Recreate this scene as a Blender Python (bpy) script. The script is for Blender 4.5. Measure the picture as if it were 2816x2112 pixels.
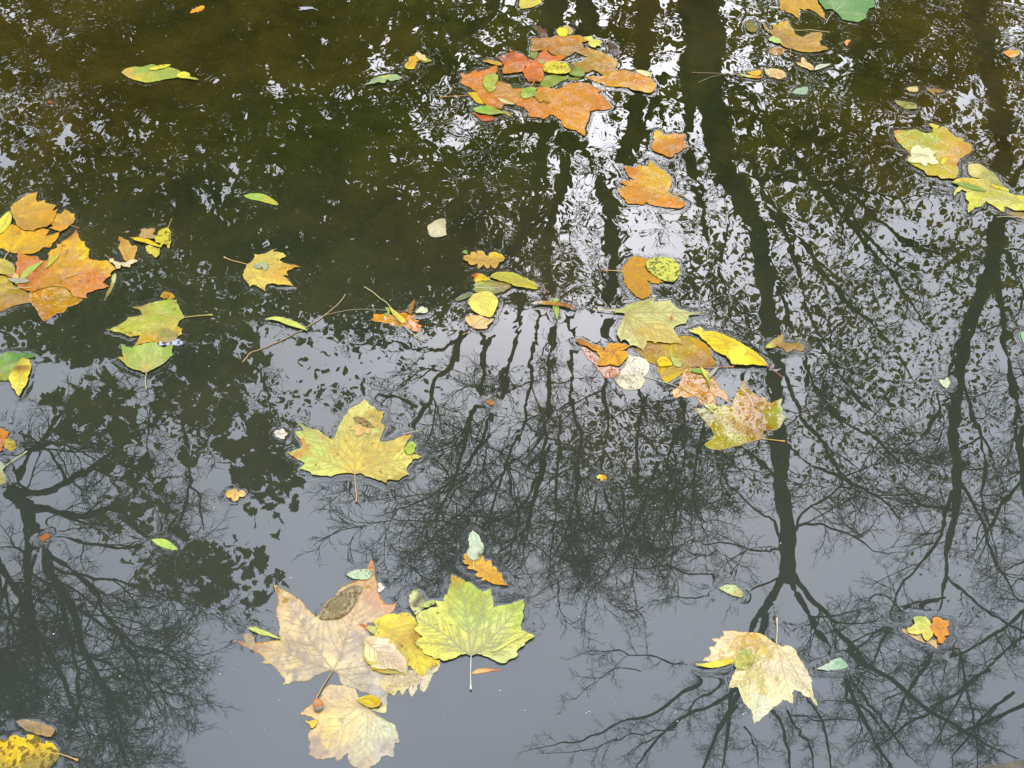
import bpy, math, random
import numpy as np
from mathutils import Vector
from mathutils.geometry import delaunay_2d_cdt

SC = bpy.context.scene
COL = SC.collection
for _o in list(bpy.data.objects):
    bpy.data.objects.remove(_o)
random.seed(7)
R = math.radians

# ------------------------------------------------------------------ camera
CAM_H, PITCH, FPX = 1.30, R(50.0), 3019.0          # height over the water, pitch down, focal length in photo pixels
cam_data = bpy.data.cameras.new('camera')
cam_data.sensor_width = 36.0
cam_data.lens = 36.0 * FPX / 2816.0
cam_data.clip_start = 0.05
cam_data.clip_end = 500.0
cam = bpy.data.objects.new('camera', cam_data)
COL.objects.link(cam)
cam.location = (0, 0, CAM_H)
cam.rotation_euler = (R(90) - PITCH, 0, 0)
SC.camera = cam

# ------------------------------------------------------------------ sky, sun, exposure
SUN_EL, SUN_AZ = R(41.0), R(6.0)                   # the brighter part of the overcast: ahead, behind the trees
world = bpy.data.worlds.new('World')
SC.world = world
world.use_nodes = True
wn, wl = world.node_tree.nodes, world.node_tree.links
wn.clear()
w_out = wn.new('ShaderNodeOutputWorld')
w_bg = wn.new('ShaderNodeBackground')
w_bg.inputs['Strength'].default_value = 0.15
sky = wn.new('ShaderNodeTexSky')
sky.sky_type = 'NISHITA'
sky.sun_disc = False
sky.sun_elevation = SUN_EL
sky.sun_rotation = SUN_AZ
sky.air_density = 3.0
sky.dust_density = 1.2
sky.ozone_density = 1.0
hs = wn.new('ShaderNodeHueSaturation')             # overcast: the blue is nearly gone
hs.inputs['Saturation'].default_value = 0.38
wl.new(sky.outputs[0], hs.inputs['Color'])
cool = wn.new('ShaderNodeMix'); cool.data_type = 'RGBA'; cool.blend_type = 'MULTIPLY'; cool.inputs[0].default_value = 1.0
cool.inputs[7].default_value = (0.90, 0.94, 1.16, 1)
ctex = wn.new('ShaderNodeTexCoord'); cn = wn.new('ShaderNodeTexNoise')      # slow changes of tone in the cloud
cn.inputs['Scale'].default_value = 2.2; cn.inputs['Detail'].default_value = 4.0; cn.inputs['Roughness'].default_value = 0.5
wl.new(ctex.outputs['Generated'], cn.inputs['Vector'])
cmr = wn.new('ShaderNodeMapRange'); cmr.inputs['From Min'].default_value = 0.3; cmr.inputs['From Max'].default_value = 0.7
cmr.inputs['To Min'].default_value = 0.80; cmr.inputs['To Max'].default_value = 1.16; wl.new(cn.outputs[0], cmr.inputs['Value'])
cv = wn.new('ShaderNodeVectorMath'); cv.operation = 'SCALE'; wl.new(hs.outputs[0], cv.inputs[0]); wl.new(cmr.outputs[0], cv.inputs['Scale'])
wl.new(cv.outputs[0], cool.inputs[6]); wl.new(cool.outputs[2], w_bg.inputs['Color'])
wl.new(w_bg.outputs[0], w_out.inputs['Surface'])

sun_data = bpy.data.lights.new('sun', 'SUN')
sun_data.energy = 0.5
sun_data.angle = R(120)                           # fully diffused by cloud
sun_data.color = (1.0, 0.96, 0.9)
sun = bpy.data.objects.new('sun', sun_data)
COL.objects.link(sun)
# direction towards the sun: azimuth measured like the sky node
sd = Vector((math.sin(SUN_AZ) * math.cos(SUN_EL), math.cos(SUN_AZ) * math.cos(SUN_EL), math.sin(SUN_EL)))
sun.rotation_euler = sd.to_track_quat('Z', 'Y').to_euler()
sun.location = (0, -3, 12)

SC.view_settings.view_transform = 'Standard'
SC.view_settings.look = 'None'
SC.view_settings.exposure = 2.6
SC.view_settings.gamma = 1.0
SC.render.engine = 'CYCLES'
SC.cycles.max_bounces = 8
SC.cycles.transparent_max_bounces = 12
SC.cycles.caustics_reflective = False
SC.cycles.use_adaptive_sampling = False

# ------------------------------------------------------------------ picture to place
UP = np.array((0.0, math.sin(PITCH), math.cos(PITCH)))
FW = np.array((0.0, math.cos(PITCH), -math.sin(PITCH)))
def ray(u, v):
    u = np.asarray(u, float); v = np.asarray(v, float)
    x = (u - 1408.0) / FPX; y = -(v - 1056.0) / FPX
    return np.stack([x, FW[1] + y * UP[1], FW[2] + y * UP[2]], -1)
def on_water(u, v):
    d = ray(u, v)
    t = -CAM_H / d[..., 2]
    return d[..., :2] * t[..., None]
def mirrored(u, v, Y):
    """the point of a tree standing Y metres away that the pond mirrors at u, v"""
    d = ray(u, v)
    t = Y / d[..., 1]
    p = d * np.asarray(t)[..., None]
    p[..., 2] = -p[..., 2] - CAM_H
    return p, np.asarray(t) * np.linalg.norm(d, axis=-1)

S1 = 2212 / 640.0; S2 = 2212 / 1408.0; S3 = 2212 / 2816.0
VIEWS = dict(A=(0, 500, S1), B=(0, 900, S1), C=(600, 1060, S1), D=(600, 1500, S1), E=(960, 1440, S1), F=(700, 1700, S1),
             G=(1240, 40, S1), H=(1640, 320, S1), I=(1540, 780, S1), J=(1160, 560, S1), K=(580, 660, S1), L=(1880, 1640, S1),
             M=(2176, 280, S1), N=(2000, 0, S1), O=(300, 0, S1), P=(940, 0, S1), Q=(0, 1632, S1), R=(2176, 1632, S1),
             W1=(0, 0, S2), W2=(1408, 0, S2), W3=(0, 1056, S2), W4=(1408, 1056, S2), Z=(0, 0, S3))
def pts(view, s):
    x0, y0, k = VIEWS[view]
    a = np.array([[float(q) for q in t.split(',')[:2]] for t in s.split()])
    return on_water(a[:, 0] / k + x0, a[:, 1] / k + y0)

# ------------------------------------------------------------------ helpers
def lin(h):
    c = np.array([int(h[i:i + 2], 16) for i in (0, 2, 4)]) / 255.0
    return np.where(c <= 0.04045, c / 12.92, ((c + 0.055) / 1.055) ** 2.4)
ALB = 0.36
def albedo(h):
    c = lin(h); m = c @ np.array([.3, .5, .2])
    o = np.clip((c[0] - c[1]) / (c[0] + 1e-6), 0, 0.6)          # how orange: those hold least blue
    a = (m + (c - m) * (0.88 + 0.40 * o)) * ALB * np.array([1.03, 0.95 + 0.16 * o, 0.90 - 0.75 * o])
    a[1] += 0.12 * o * a[0]
    return np.clip(a, 0.002, 0.8)

_rng = np.random.RandomState(3)
_perm = _rng.rand(256, 256)
def vnoise(x, y):
    xi = np.floor(x).astype(int); yi = np.floor(y).astype(int)
    fx = x - xi; fy = y - yi
    fx = fx * fx * (3 - 2 * fx); fy = fy * fy * (3 - 2 * fy)
    g = lambda a, b: _perm[a & 255, b & 255]
    return (g(xi, yi) * (1 - fx) * (1 - fy) + g(xi + 1, yi) * fx * (1 - fy) + g(xi, yi + 1) * (1 - fx) * fy + g(xi + 1, yi + 1) * fx * fy)
def fbm(x, y, o=3):
    r = 0; a = 0.5; t = 0
    for i in range(o):
        r = r + a * vnoise(x * 2 ** i + 17.3 * i, y * 2 ** i + 5.1 * i); t += a; a *= 0.5
    return r / t

def mesh_obj(name, verts, faces, mat, parent=None, cols=None, smooth=True):
    me = bpy.data.meshes.new(name)
    verts = np.asarray(verts, dtype=np.float32)
    if isinstance(faces, np.ndarray):
        n, k = faces.shape
        me.vertices.add(len(verts)); me.vertices.foreach_set('co', verts.ravel())
        me.loops.add(n * k); me.loops.foreach_set('vertex_index', faces.astype(np.int32).ravel())
        me.polygons.add(n)
        me.polygons.foreach_set('loop_start', np.arange(0, n * k, k, dtype=np.int32))
        try: me.polygons.foreach_set('loop_total', np.full(n, k, dtype=np.int32))
        except Exception: pass
        me.update(calc_edges=True); me.validate()
    else:
        me.from_pydata(verts.tolist(), [], [list(map(int, f)) for f in faces]); me.update()
    if cols is not None:
        ca = me.color_attributes.new('Col', 'FLOAT_COLOR', 'POINT')
        c4 = np.ones((len(verts), 4), np.float32); c4[:, :3] = cols
        ca.data.foreach_set('color', c4.ravel())
    if smooth: me.polygons.foreach_set('use_smooth', np.ones(len(me.polygons), dtype=bool))
    me.materials.append(mat)
    o = bpy.data.objects.new(name, me)
    COL.objects.link(o)
    if parent is not None: o.parent = parent
    return o
def tag(o, label=None, cat=None, group=None, kind=None):
    for k, v in (('label', label), ('category', cat), ('group', group), ('kind', kind)):
        if v: o[k] = v
    return o
def empty(name, loc=(0, 0, 0)):
    o = bpy.data.objects.new(name, None); COL.objects.link(o); o.location = loc
    o.empty_display_size = 0.02
    return o

def tube(path, rad, n=6, cap=True):
    """rings along a path -> verts, faces"""
    path = np.asarray(path, float); m = len(path)
    rad = np.broadcast_to(np.asarray(rad, float), (m,))
    t = np.gradient(path, axis=0); t /= (np.linalg.norm(t, axis=1, keepdims=True) + 1e-12)
    ref = np.where(np.abs(t[:, 2:3]) > 0.9, np.array([[1.0, 0, 0]]), np.array([[0, 0, 1.0]]))
    a = np.cross(t, ref); a /= (np.linalg.norm(a, axis=1, keepdims=True) + 1e-12)
    b = np.cross(t, a)
    ang = np.arange(n) * 2 * math.pi / n
    v = path[:, None, :] + rad[:, None, None] * (a[:, None, :] * np.cos(ang)[None, :, None] + b[:, None, :] * np.sin(ang)[None, :, None])
    i = np.arange(m - 1)[:, None] * n; j = np.arange(n)[None, :]; j2 = (j + 1) % n
    f = np.stack([i + j, i + j2, i + n + j2, i + n + j], -1).reshape(-1, 4)
    return v.reshape(-1, 3), f
def smooth_path(p, per=6):
    p = np.asarray(p, float)
    if len(p) < 3: 
        t = np.linspace(0, 1, per + 1)[:, None]; return p[0] * (1 - t) + p[-1] * t
    q = np.vstack([2 * p[0] - p[1], p, 2 * p[-1] - p[-2]])
    out = []
    for i in range(1, len(q) - 2):
        for t in np.linspace(0, 1, per, endpoint=False):
            out.append(0.5 * ((2 * q[i]) + (q[i + 1] - q[i - 1]) * t + (2 * q[i - 1] - 5 * q[i] + 4 * q[i + 1] - q[i + 2]) * t * t + (3 * q[i] - q[i - 1] - 3 * q[i + 1] + q[i + 2]) * t ** 3))
    out.append(p[-1])
    return np.array(out)

# ------------------------------------------------------------------ materials
def new_mat(name):
    m = bpy.data.materials.new(name); m.use_nodes = True
    nt = m.node_tree; nt.nodes.clear()
    return m, nt.nodes, nt.links
def N(nodes, t, **kw):
    n = nodes.new(t)
    for k, v in kw.items():
        if k in n.inputs.keys(): n.inputs[k].default_value = v
        else: setattr(n, k, v)
    return n

def leaf_material(name, rough, coat, bump, glint):
    m, n, l = new_mat(name)
    out = N(n, 'ShaderNodeOutputMaterial'); b = N(n, 'ShaderNodeBsdfPrincipled')
    at = N(n, 'ShaderNodeAttribute', attribute_name='Col')
    tc = N(n, 'ShaderNodeTexCoord')
    no = N(n, 'ShaderNodeTexNoise', Scale=420.0, Detail=4.0, Roughness=0.65)
    no2 = N(n, 'ShaderNodeTexNoise', Scale=95.0, Detail=3.0, Roughness=0.6)
    vo = N(n, 'ShaderNodeTexVoronoi', feature='DISTANCE_TO_EDGE', Scale=260.0)
    for q in (no, no2, vo): l.new(tc.outputs['Object'], q.inputs['Vector'])
    mr = N(n, 'ShaderNodeMapRange'); mr.inputs['From Min'].default_value = 0.3; mr.inputs['From Max'].default_value = 0.7
    mr.inputs['To Min'].default_value = 0.80; mr.inputs['To Max'].default_value = 1.18
    l.new(no.outputs[0], mr.inputs['Value'])
    mr2 = N(n, 'ShaderNodeMapRange'); mr2.inputs['From Min'].default_value = 0.0; mr2.inputs['From Max'].default_value = 0.12
    mr2.inputs['To Min'].default_value = 0.90; mr2.inputs['To Max'].default_value = 1.03
    l.new(vo.outputs[0], mr2.inputs['Value'])
    mu = N(n, 'ShaderNodeMath', operation='MULTIPLY'); l.new(mr.outputs[0], mu.inputs[0]); l.new(mr2.outputs[0], mu.inputs[1])
    sc = N(n, 'ShaderNodeVectorMath', operation='SCALE'); l.new(at.outputs['Color'], sc.inputs[0]); l.new(mu.outputs[0], sc.inputs['Scale'])
    l.new(sc.outputs[0], b.inputs['Base Color'])
    b.inputs['Roughness'].default_value = rough
    b.inputs['Specular IOR Level'].default_value = 0.12
    b.inputs['Coat Roughness'].default_value = 0.04
    b.inputs['Coat IOR'].default_value = 1.47
    add = N(n, 'ShaderNodeMath', operation='ADD')
    m1 = N(n, 'ShaderNodeMath', operation='MULTIPLY'); m1.inputs[1].default_value = 0.35
    l.new(no.outputs[0], m1.inputs[0]); l.new(m1.outputs[0], add.inputs[0]); l.new(no2.outputs[0], add.inputs[1])
    bp = N(n, 'ShaderNodeBump'); bp.inputs['Strength'].default_value = bump; bp.inputs['Distance'].default_value = 0.005
    l.new(add.outputs[0], bp.inputs['Height'])
    bp2 = N(n, 'ShaderNodeBump'); bp2.inputs['Strength'].default_value = 0.25; bp2.inputs['Distance'].default_value = 0.0006
    l.new(vo.outputs[0], bp2.inputs['Height']); l.new(bp.outputs[0], bp2.inputs['Normal'])
    l.new(bp2.outputs[0], b.inputs['Normal'])
    if glint > 0:                                   # film of water lying in beads and pools on the blade
        gn = N(n, 'ShaderNodeTexNoise', Scale=130.0, Detail=2.5, Roughness=0.5); l.new(tc.outputs['Object'], gn.inputs['Vector'])
        gb = N(n, 'ShaderNodeBump'); gb.inputs['Strength'].default_value = glint; gb.inputs['Distance'].default_value = 0.018
        l.new(gn.outputs[0], gb.inputs['Height']); l.new(gb.outputs[0], b.inputs['Coat Normal'])
        wm = N(n, 'ShaderNodeTexNoise', Scale=38.0, Detail=4.0, Roughness=0.6); l.new(tc.outputs['Object'], wm.inputs['Vector'])
        wr = N(n, 'ShaderNodeMapRange'); wr.inputs['From Min'].default_value = 0.49; wr.inputs['From Max'].default_value = 0.53
        wr.inputs['To Min'].default_value = 0.0; wr.inputs['To Max'].default_value = coat
        l.new(wm.outputs[0], wr.inputs['Value']); l.new(wr.outputs[0], b.inputs['Coat Weight'])
    l.new(b.outputs[0], out.inputs['Surface'])
    return m
M_LEAF = [leaf_material('dry_leaf', 0.62, 0.0, 0.45, 0), leaf_material('damp_leaf', 0.5, 0.45, 0.45, 0.6), leaf_material('wet_leaf', 0.5, 1.0, 0.5, 1.0)]

def simple_mat(name, rgb, rough=0.8, noise=60.0, amt=0.3, bump=0.3, dist=0.002):
    m, n, l = new_mat(name)
    out = N(n, 'ShaderNodeOutputMaterial'); b = N(n, 'ShaderNodeBsdfPrincipled', Roughness=rough)
    tc = N(n, 'ShaderNodeTexCoord'); no = N(n, 'ShaderNodeTexNoise', Scale=noise, Detail=5.0, Roughness=0.65)
    l.new(tc.outputs['Object'], no.inputs['Vector'])
    r = N(n, 'ShaderNodeValToRGB')
    r.color_ramp.elements[0].position = 0.3; r.color_ramp.elements[1].position = 0.7
    r.color_ramp.elements[0].color = (*[c * (1 - amt) for c in rgb], 1); r.color_ramp.elements[1].color = (*[c * (1 + amt) for c in rgb], 1)
    l.new(no.outputs[0], r.inputs[0]); l.new(r.outputs[0], b.inputs['Base Color'])
    bp = N(n, 'ShaderNodeBump'); bp.inputs['Strength'].default_value = bump; bp.inputs['Distance'].default_value = dist
    l.new(no.outputs[0], bp.inputs['Height']); l.new(bp.outputs[0], b.inputs['Normal'])
    l.new(b.outputs[0], out.inputs['Surface'])
    return m
_matc = {}
def stalk_mat(h):
    if h not in _matc:
        _matc[h] = simple_mat('stalk_' + h, albedo(h), 0.5, 300.0, 0.2, 0.3, 0.0005)
    return _matc[h]
M_BARK = simple_mat('bark', (0.045, 0.048, 0.040), 0.9, 9.0, 0.4, 0.8, 0.03)
M_TWIG = simple_mat('twig_bark', (0.06, 0.058, 0.05), 0.9, 30.0, 0.3, 0.3, 0.005)
def foliage_mat(name, a, b_):
    m, n, l = new_mat(name)
    out = N(n, 'ShaderNodeOutputMaterial'); b = N(n, 'ShaderNodeBsdfPrincipled', Roughness=0.55)
    tc = N(n, 'ShaderNodeTexCoord'); no = N(n, 'ShaderNodeTexNoise', Scale=1.6, Detail=6.0, Roughness=0.8)
    l.new(tc.outputs['Object'], no.inputs['Vector'])
    r = N(n, 'ShaderNodeValToRGB'); r.color_ramp.elements[0].position = 0.35; r.color_ramp.elements[1].position = 0.65
    r.color_ramp.elements[0].color = (*a, 1); r.color_ramp.elements[1].color = (*b_, 1)
    l.new(no.outputs[0], r.inputs[0]); l.new(r.outputs[0], b.inputs['Base Color'])
    tr = N(n, 'ShaderNodeBsdfTranslucent'); l.new(r.outputs[0], tr.inputs['Color'])
    mx = N(n, 'ShaderNodeMixShader'); mx.inputs[0].default_value = 0.5
    l.new(b.outputs[0], mx.inputs[1]); l.new(tr.outputs[0], mx.inputs[2]); l.new(mx.outputs[0], out.inputs['Surface'])
    return m
M_FOL = foliage_mat('green_foliage', (0.14, 0.145, 0.018), (0.30, 0.27, 0.03))
M_FOL2 = foliage_mat('turning_foliage', (0.18, 0.145, 0.018), (0.36, 0.27, 0.03))

# water: mirror by Fresnel over a murky, nearly opaque body
RIPPLE = 0.00055
F0 = 0.037
def ripples(n, l):
    """the pond's ripples as a shading normal, in world space: calm near the bank, stirred farther out"""
    geo = N(n, 'ShaderNodeNewGeometry')
    mp = N(n, 'ShaderNodeMapping'); mp.inputs['Scale'].default_value = (1.0, 0.75, 1.0)
    l.new(geo.outputs['Position'], mp.inputs['Vector'])
    a = N(n, 'ShaderNodeTexNoise', Scale=22.0, Detail=2.0, Roughness=0.45, Distortion=0.6)
    b = N(n, 'ShaderNodeTexNoise', Scale=3.0, Detail=1.0, Roughness=0.5)
    c = N(n, 'ShaderNodeTexNoise', Scale=1.4, Detail=2.0, Roughness=0.5)   # calm and stirred patches
    for q in (a, b, c): l.new(mp.outputs[0], q.inputs['Vector'])
    cr = N(n, 'ShaderNodeMapRange'); cr.inputs['From Min'].default_value = 0.40; cr.inputs['From Max'].default_value = 0.62
    cr.inputs['To Min'].default_value = 0.25; cr.inputs['To Max'].default_value = 1.0; l.new(c.outputs[0], cr.inputs['Value'])
    sp = N(n, 'ShaderNodeSeparateXYZ'); l.new(geo.outputs['Position'], sp.inputs[0])
    far = N(n, 'ShaderNodeMapRange'); far.inputs['From Min'].default_value = 0.85; far.inputs['From Max'].default_value = 1.9
    far.inputs['To Min'].default_value = 0.06; far.inputs['To Max'].default_value = 1.0; l.new(sp.outputs[1], far.inputs['Value'])
    mm = N(n, 'ShaderNodeMath', operation='MULTIPLY'); l.new(cr.outputs[0], mm.inputs[0]); l.new(far.outputs[0], mm.inputs[1])
    b1 = N(n, 'ShaderNodeBump'); b1.inputs['Distance'].default_value = RIPPLE
    l.new(mm.outputs[0], b1.inputs['Strength']); l.new(a.outputs[0], b1.inputs['Height'])
    b2 = N(n, 'ShaderNodeBump'); b2.inputs['Distance'].default_value = 0.0010; b2.inputs['Strength'].default_value = 0.5
    l.new(b.outputs[0], b2.inputs['Height']); l.new(b1.outputs[0], b2.inputs['Normal'])
    return b2.outputs[0], geo, sp.outputs[1]
def schlick(n, l, nrm, geo):
    dt = N(n, 'ShaderNodeVectorMath', operation='DOT_PRODUCT'); l.new(geo.outputs['Incoming'], dt.inputs[0]); l.new(nrm, dt.inputs[1])
    ab = N(n, 'ShaderNodeMath', operation='ABSOLUTE'); l.new(dt.outputs['Value'], ab.inputs[0])
    om = N(n, 'ShaderNodeMath', operation='SUBTRACT', use_clamp=True); om.inputs[0].default_value = 1.0; l.new(ab.outputs[0], om.inputs[1])
    pw = N(n, 'ShaderNodeMath', operation='POWER'); pw.inputs[1].default_value = 4.4; l.new(om.outputs[0], pw.inputs[0])
    fr = N(n, 'ShaderNodeMath', operation='MULTIPLY_ADD', use_clamp=True); fr.inputs[1].default_value = 1 - F0; fr.inputs[2].default_value = F0; l.new(pw.outputs[0], fr.inputs[0])
    return fr.outputs[0]
def mirror_over(n, l, body, nrm, geo, out):
    gl = N(n, 'ShaderNodeBsdfGlossy'); gl.inputs['Roughness'].default_value = 0.0; gl.inputs['Color'].default_value = (1, 1, 1, 1)
    l.new(nrm, gl.inputs['Normal'])
    mx = N(n, 'ShaderNodeMixShader'); l.new(schlick(n, l, nrm, geo), mx.inputs[0]); l.new(body, mx.inputs[1]); l.new(gl.outputs[0], mx.inputs[2])
    l.new(mx.outputs[0], out.inputs['Surface'])
def water_material():
    m, n, l = new_mat('pond_water')
    out = N(n, 'ShaderNodeOutputMaterial')
    nrm, geo, ypos = ripples(n, l)
    # murk: olive silt with drifting debris farther out, greyer near the bank, where lens haze is painted into the colour
    no = N(n, 'ShaderNodeTexNoise', Scale=6.0, Detail=7.0, Roughness=0.72, Distortion=0.4); no3 = N(n, 'ShaderNodeTexNoise', Scale=1.3, Detail=3.0)
    for q in (no, no3): l.new(geo.outputs['Position'], q.inputs['Vector'])
    r = N(n, 'ShaderNodeValToRGB'); e = r.color_ramp.elements
    e[0].position = 0.36; e[1].position = 0.66
    e[0].color = (0.0080, 0.0086, 0.0020, 1); e[1].color = (0.0200, 0.0170, 0.0032, 1); l.new(no.outputs[0], r.inputs[0])
    r2 = N(n, 'ShaderNodeValToRGB'); e = r2.color_ramp.elements
    e[0].position = 0.42; e[1].position = 0.60
    e[0].color = (0.88, 1.03, 0.95, 1); e[1].color = (1.2, 1.0, 0.85, 1); l.new(no3.outputs[0], r2.inputs[0])
    mu = N(n, 'ShaderNodeMix', data_type='RGBA', blend_type='MULTIPLY'); mu.inputs[0].default_value = 1.0
    l.new(r.outputs[0], mu.inputs[6]); l.new(r2.outputs[0], mu.inputs[7])
    vo = N(n, 'ShaderNodeTexVoronoi', Scale=11.0, Randomness=1.0)          # leaves sunk below, barely showing
    wv = N(n, 'ShaderNodeVectorMath', operation='MULTIPLY_ADD'); wv.inputs[1].default_value = (0.09, 0.09, 0.09)
    l.new(no.outputs['Color'], wv.inputs[0]); l.new(geo.outputs['Position'], wv.inputs[2]); l.new(wv.outputs[0], vo.inputs['Vector'])
    vs = N(n, 'ShaderNodeSeparateXYZ'); l.new(vo.outputs['Color'], vs.inputs[0])
    g1 = N(n, 'ShaderNodeMapRange'); g1.inputs['From Min'].default_value = 0.78; g1.inputs['From Max'].default_value = 0.95; l.new(vs.outputs[0], g1.inputs['Value'])
    g2 = N(n, 'ShaderNodeMapRange'); g2.inputs['From Min'].default_value = 0.042; g2.inputs['From Max'].default_value = 0.022; l.new(vo.outputs['Distance'], g2.inputs['Value'])
    g3 = N(n, 'ShaderNodeMath', operation='MULTIPLY'); l.new(g1.outputs[0], g3.inputs[0]); l.new(g2.outputs[0], g3.inputs[1])
    g4 = N(n, 'ShaderNodeMath', operation='MULTIPLY'); g4.inputs[1].default_value = 0.55; l.new(g3.outputs[0], g4.inputs[0])
    m3 = N(n, 'ShaderNodeMix', data_type='RGBA'); m3.inputs[7].default_value = (0.036, 0.030, 0.004, 1)
    l.new(g4.outputs[0], m3.inputs[0]); l.new(mu.outputs[2], m3.inputs[6]); mu = m3
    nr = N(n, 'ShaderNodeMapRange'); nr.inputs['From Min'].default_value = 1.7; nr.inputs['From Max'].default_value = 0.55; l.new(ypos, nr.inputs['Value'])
    m2 = N(n, 'ShaderNodeMix', data_type='RGBA'); m2.inputs[7].default_value = (0.0178, 0.0200, 0.0140, 1)  # pale grey veil of lens haze, mixed into the near water colour
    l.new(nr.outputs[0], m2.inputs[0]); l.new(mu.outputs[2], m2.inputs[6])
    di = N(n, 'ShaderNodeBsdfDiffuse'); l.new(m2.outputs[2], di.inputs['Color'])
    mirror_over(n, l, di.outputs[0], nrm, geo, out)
    return m
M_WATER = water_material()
def awash_material():
    """a leaf lying just under the surface: its colour, then the pond's own mirror over it"""
    m, n, l = new_mat('leaf_under_water')
    out = N(n, 'ShaderNodeOutputMaterial')
    nrm, geo, ypos = ripples(n, l)
    at = N(n, 'ShaderNodeAttribute', attribute_name='Col'); tc = N(n, 'ShaderNodeTexCoord')
    no = N(n, 'ShaderNodeTexNoise', Scale=260.0, Detail=4.0, Roughness=0.65); l.new(tc.outputs['Object'], no.inputs['Vector'])
    mr = N(n, 'ShaderNodeMapRange'); mr.inputs['From Min'].default_value = 0.3; mr.inputs['From Max'].default_value = 0.7
    mr.inputs['To Min'].default_value = 0.78; mr.inputs['To Max'].default_value = 1.2; l.new(no.outputs[0], mr.inputs['Value'])
    sc = N(n, 'ShaderNodeVectorMath', operation='SCALE'); l.new(at.outputs['Color'], sc.inputs[0]); l.new(mr.outputs[0], sc.inputs['Scale'])
    di = N(n, 'ShaderNodeBsdfDiffuse'); l.new(sc.outputs[0], di.inputs['Color'])
    mirror_over(n, l, di.outputs[0], nrm, geo, out)
    return m
M_LEAF.append(awash_material())

def floor_material():
    m, n, l = new_mat('pond_floor_silt')
    out = N(n, 'ShaderNodeOutputMaterial'); b = N(n, 'ShaderNodeBsdfPrincipled', Roughness=0.9)
    geo = N(n, 'ShaderNodeNewGeometry')
    no = N(n, 'ShaderNodeTexNoise', Scale=5.0, Detail=7.0, Roughness=0.7); vo = N(n, 'ShaderNodeTexVoronoi', Scale=14.0)
    no3 = N(n, 'ShaderNodeTexNoise', Scale=1.1, Detail=2.0)
    for q in (no, vo, no3): l.new(geo.outputs['Position'], q.inputs['Vector'])
    r = N(n, 'ShaderNodeValToRGB'); e = r.color_ramp.elements
    e[0].position = 0.34; e[1].position = 0.68
    e[0].color = (0.0065, 0.0080, 0.0014, 1); e[1].color = (0.023, 0.0200, 0.0032, 1)
    l.new(no.outputs[0], r.inputs[0])
    r2 = N(n, 'ShaderNodeValToRGB'); e = r2.color_ramp.elements
    e[0].position = 0.42; e[1].position = 0.60
    e[0].color = (0.75, 1.0, 0.9, 1); e[1].color = (1.2, 1.0, 0.85, 1); l.new(no3.outputs[0], r2.inputs[0])
    mu = N(n, 'ShaderNodeMix', data_type='RGBA', blend_type='MULTIPLY'); mu.inputs[0].default_value = 1.0
    l.new(r.outputs[0], mu.inputs[6]); l.new(r2.outputs[0], mu.inputs[7])
    # sunken leaves: a few paler cells in the silt
    lt = N(n, 'ShaderNodeMath', operation='GREATER_THAN'); lt.inputs[1].default_value = 0.72
    sp = N(n, 'ShaderNodeSeparateXYZ'); l.new(vo.outputs['Color'], sp.inputs[0]); l.new(sp.outputs[0], lt.inputs[0])
    m2 = N(n, 'ShaderNodeMix', data_type='RGBA'); m2.inputs[7].default_value = (0.032, 0.027, 0.005, 1)
    k = N(n, 'ShaderNodeMath', operation='MULTIPLY'); k.inputs[1].default_value = 0.3; l.new(lt.outputs[0], k.inputs[0])
    l.new(k.outputs[0], m2.inputs[0]); l.new(mu.outputs[2], m2.inputs[6])
    l.new(m2.outputs[2], b.inputs['Base Color'])
    l.new(b.outputs[0], out.inputs['Surface'])
    return m

# ------------------------------------------------------------------ setting: water, floor, banks
def grid_sheet(name, x0, x1, y0, y1, nx, ny, zf, mat):
    xs = np.linspace(x0, x1, nx); ys = np.linspace(y0, y1, ny)
    X, Y = np.meshgrid(xs, ys); Z = zf(X, Y)
    v = np.stack([X, Y, Z], -1).reshape(-1, 3)
    i = (np.arange(ny - 1)[:, None] * nx + np.arange(nx - 1)[None, :]).ravel()
    return mesh_obj(name, v, np.stack([i, i + 1, i + nx + 1, i + nx], -1), mat)
tag(grid_sheet('pond_floor', -9.5, 9.5, -0.4, 6.4, 80, 60, lambda X, Y: -0.42 + 0.05 * fbm(X * 2 + 50, Y * 2 + 50) , floor_material()), kind='structure')
M_EARTH = simple_mat('earth_and_grass', (0.035, 0.038, 0.014), 0.95, 6.0, 0.5, 0.8, 0.05)
def bank_z(X, Y):
    return np.clip((Y - 5.7) * 0.9, -0.6, 0.35) + 0.12 * fbm(X + 30, Y + 30) + np.clip(Y - 8, 0, 60) * 0.05
tag(grid_sheet('far_bank', -70, 70, 5.5, 120, 160, 160, bank_z, M_EARTH), kind='structure')
tag(grid_sheet('near_bank', -70, 70, -60, 0.30, 60, 60, lambda X, Y: 0.10 + 0.1 * fbm(X + 9, Y + 9) * (Y < -0.3), M_EARTH), kind='structure')
for sx, nm in ((-1, 'side_bank'), (1, 'side_bank')):
    tag(grid_sheet(nm, min(sx * 8.6, sx * 70), max(sx * 8.6, sx * 70), 0.3, 5.5, 30, 20, lambda X, Y: 0.15 + 0.1 * fbm(X, Y), M_EARTH), kind='structure')

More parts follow.
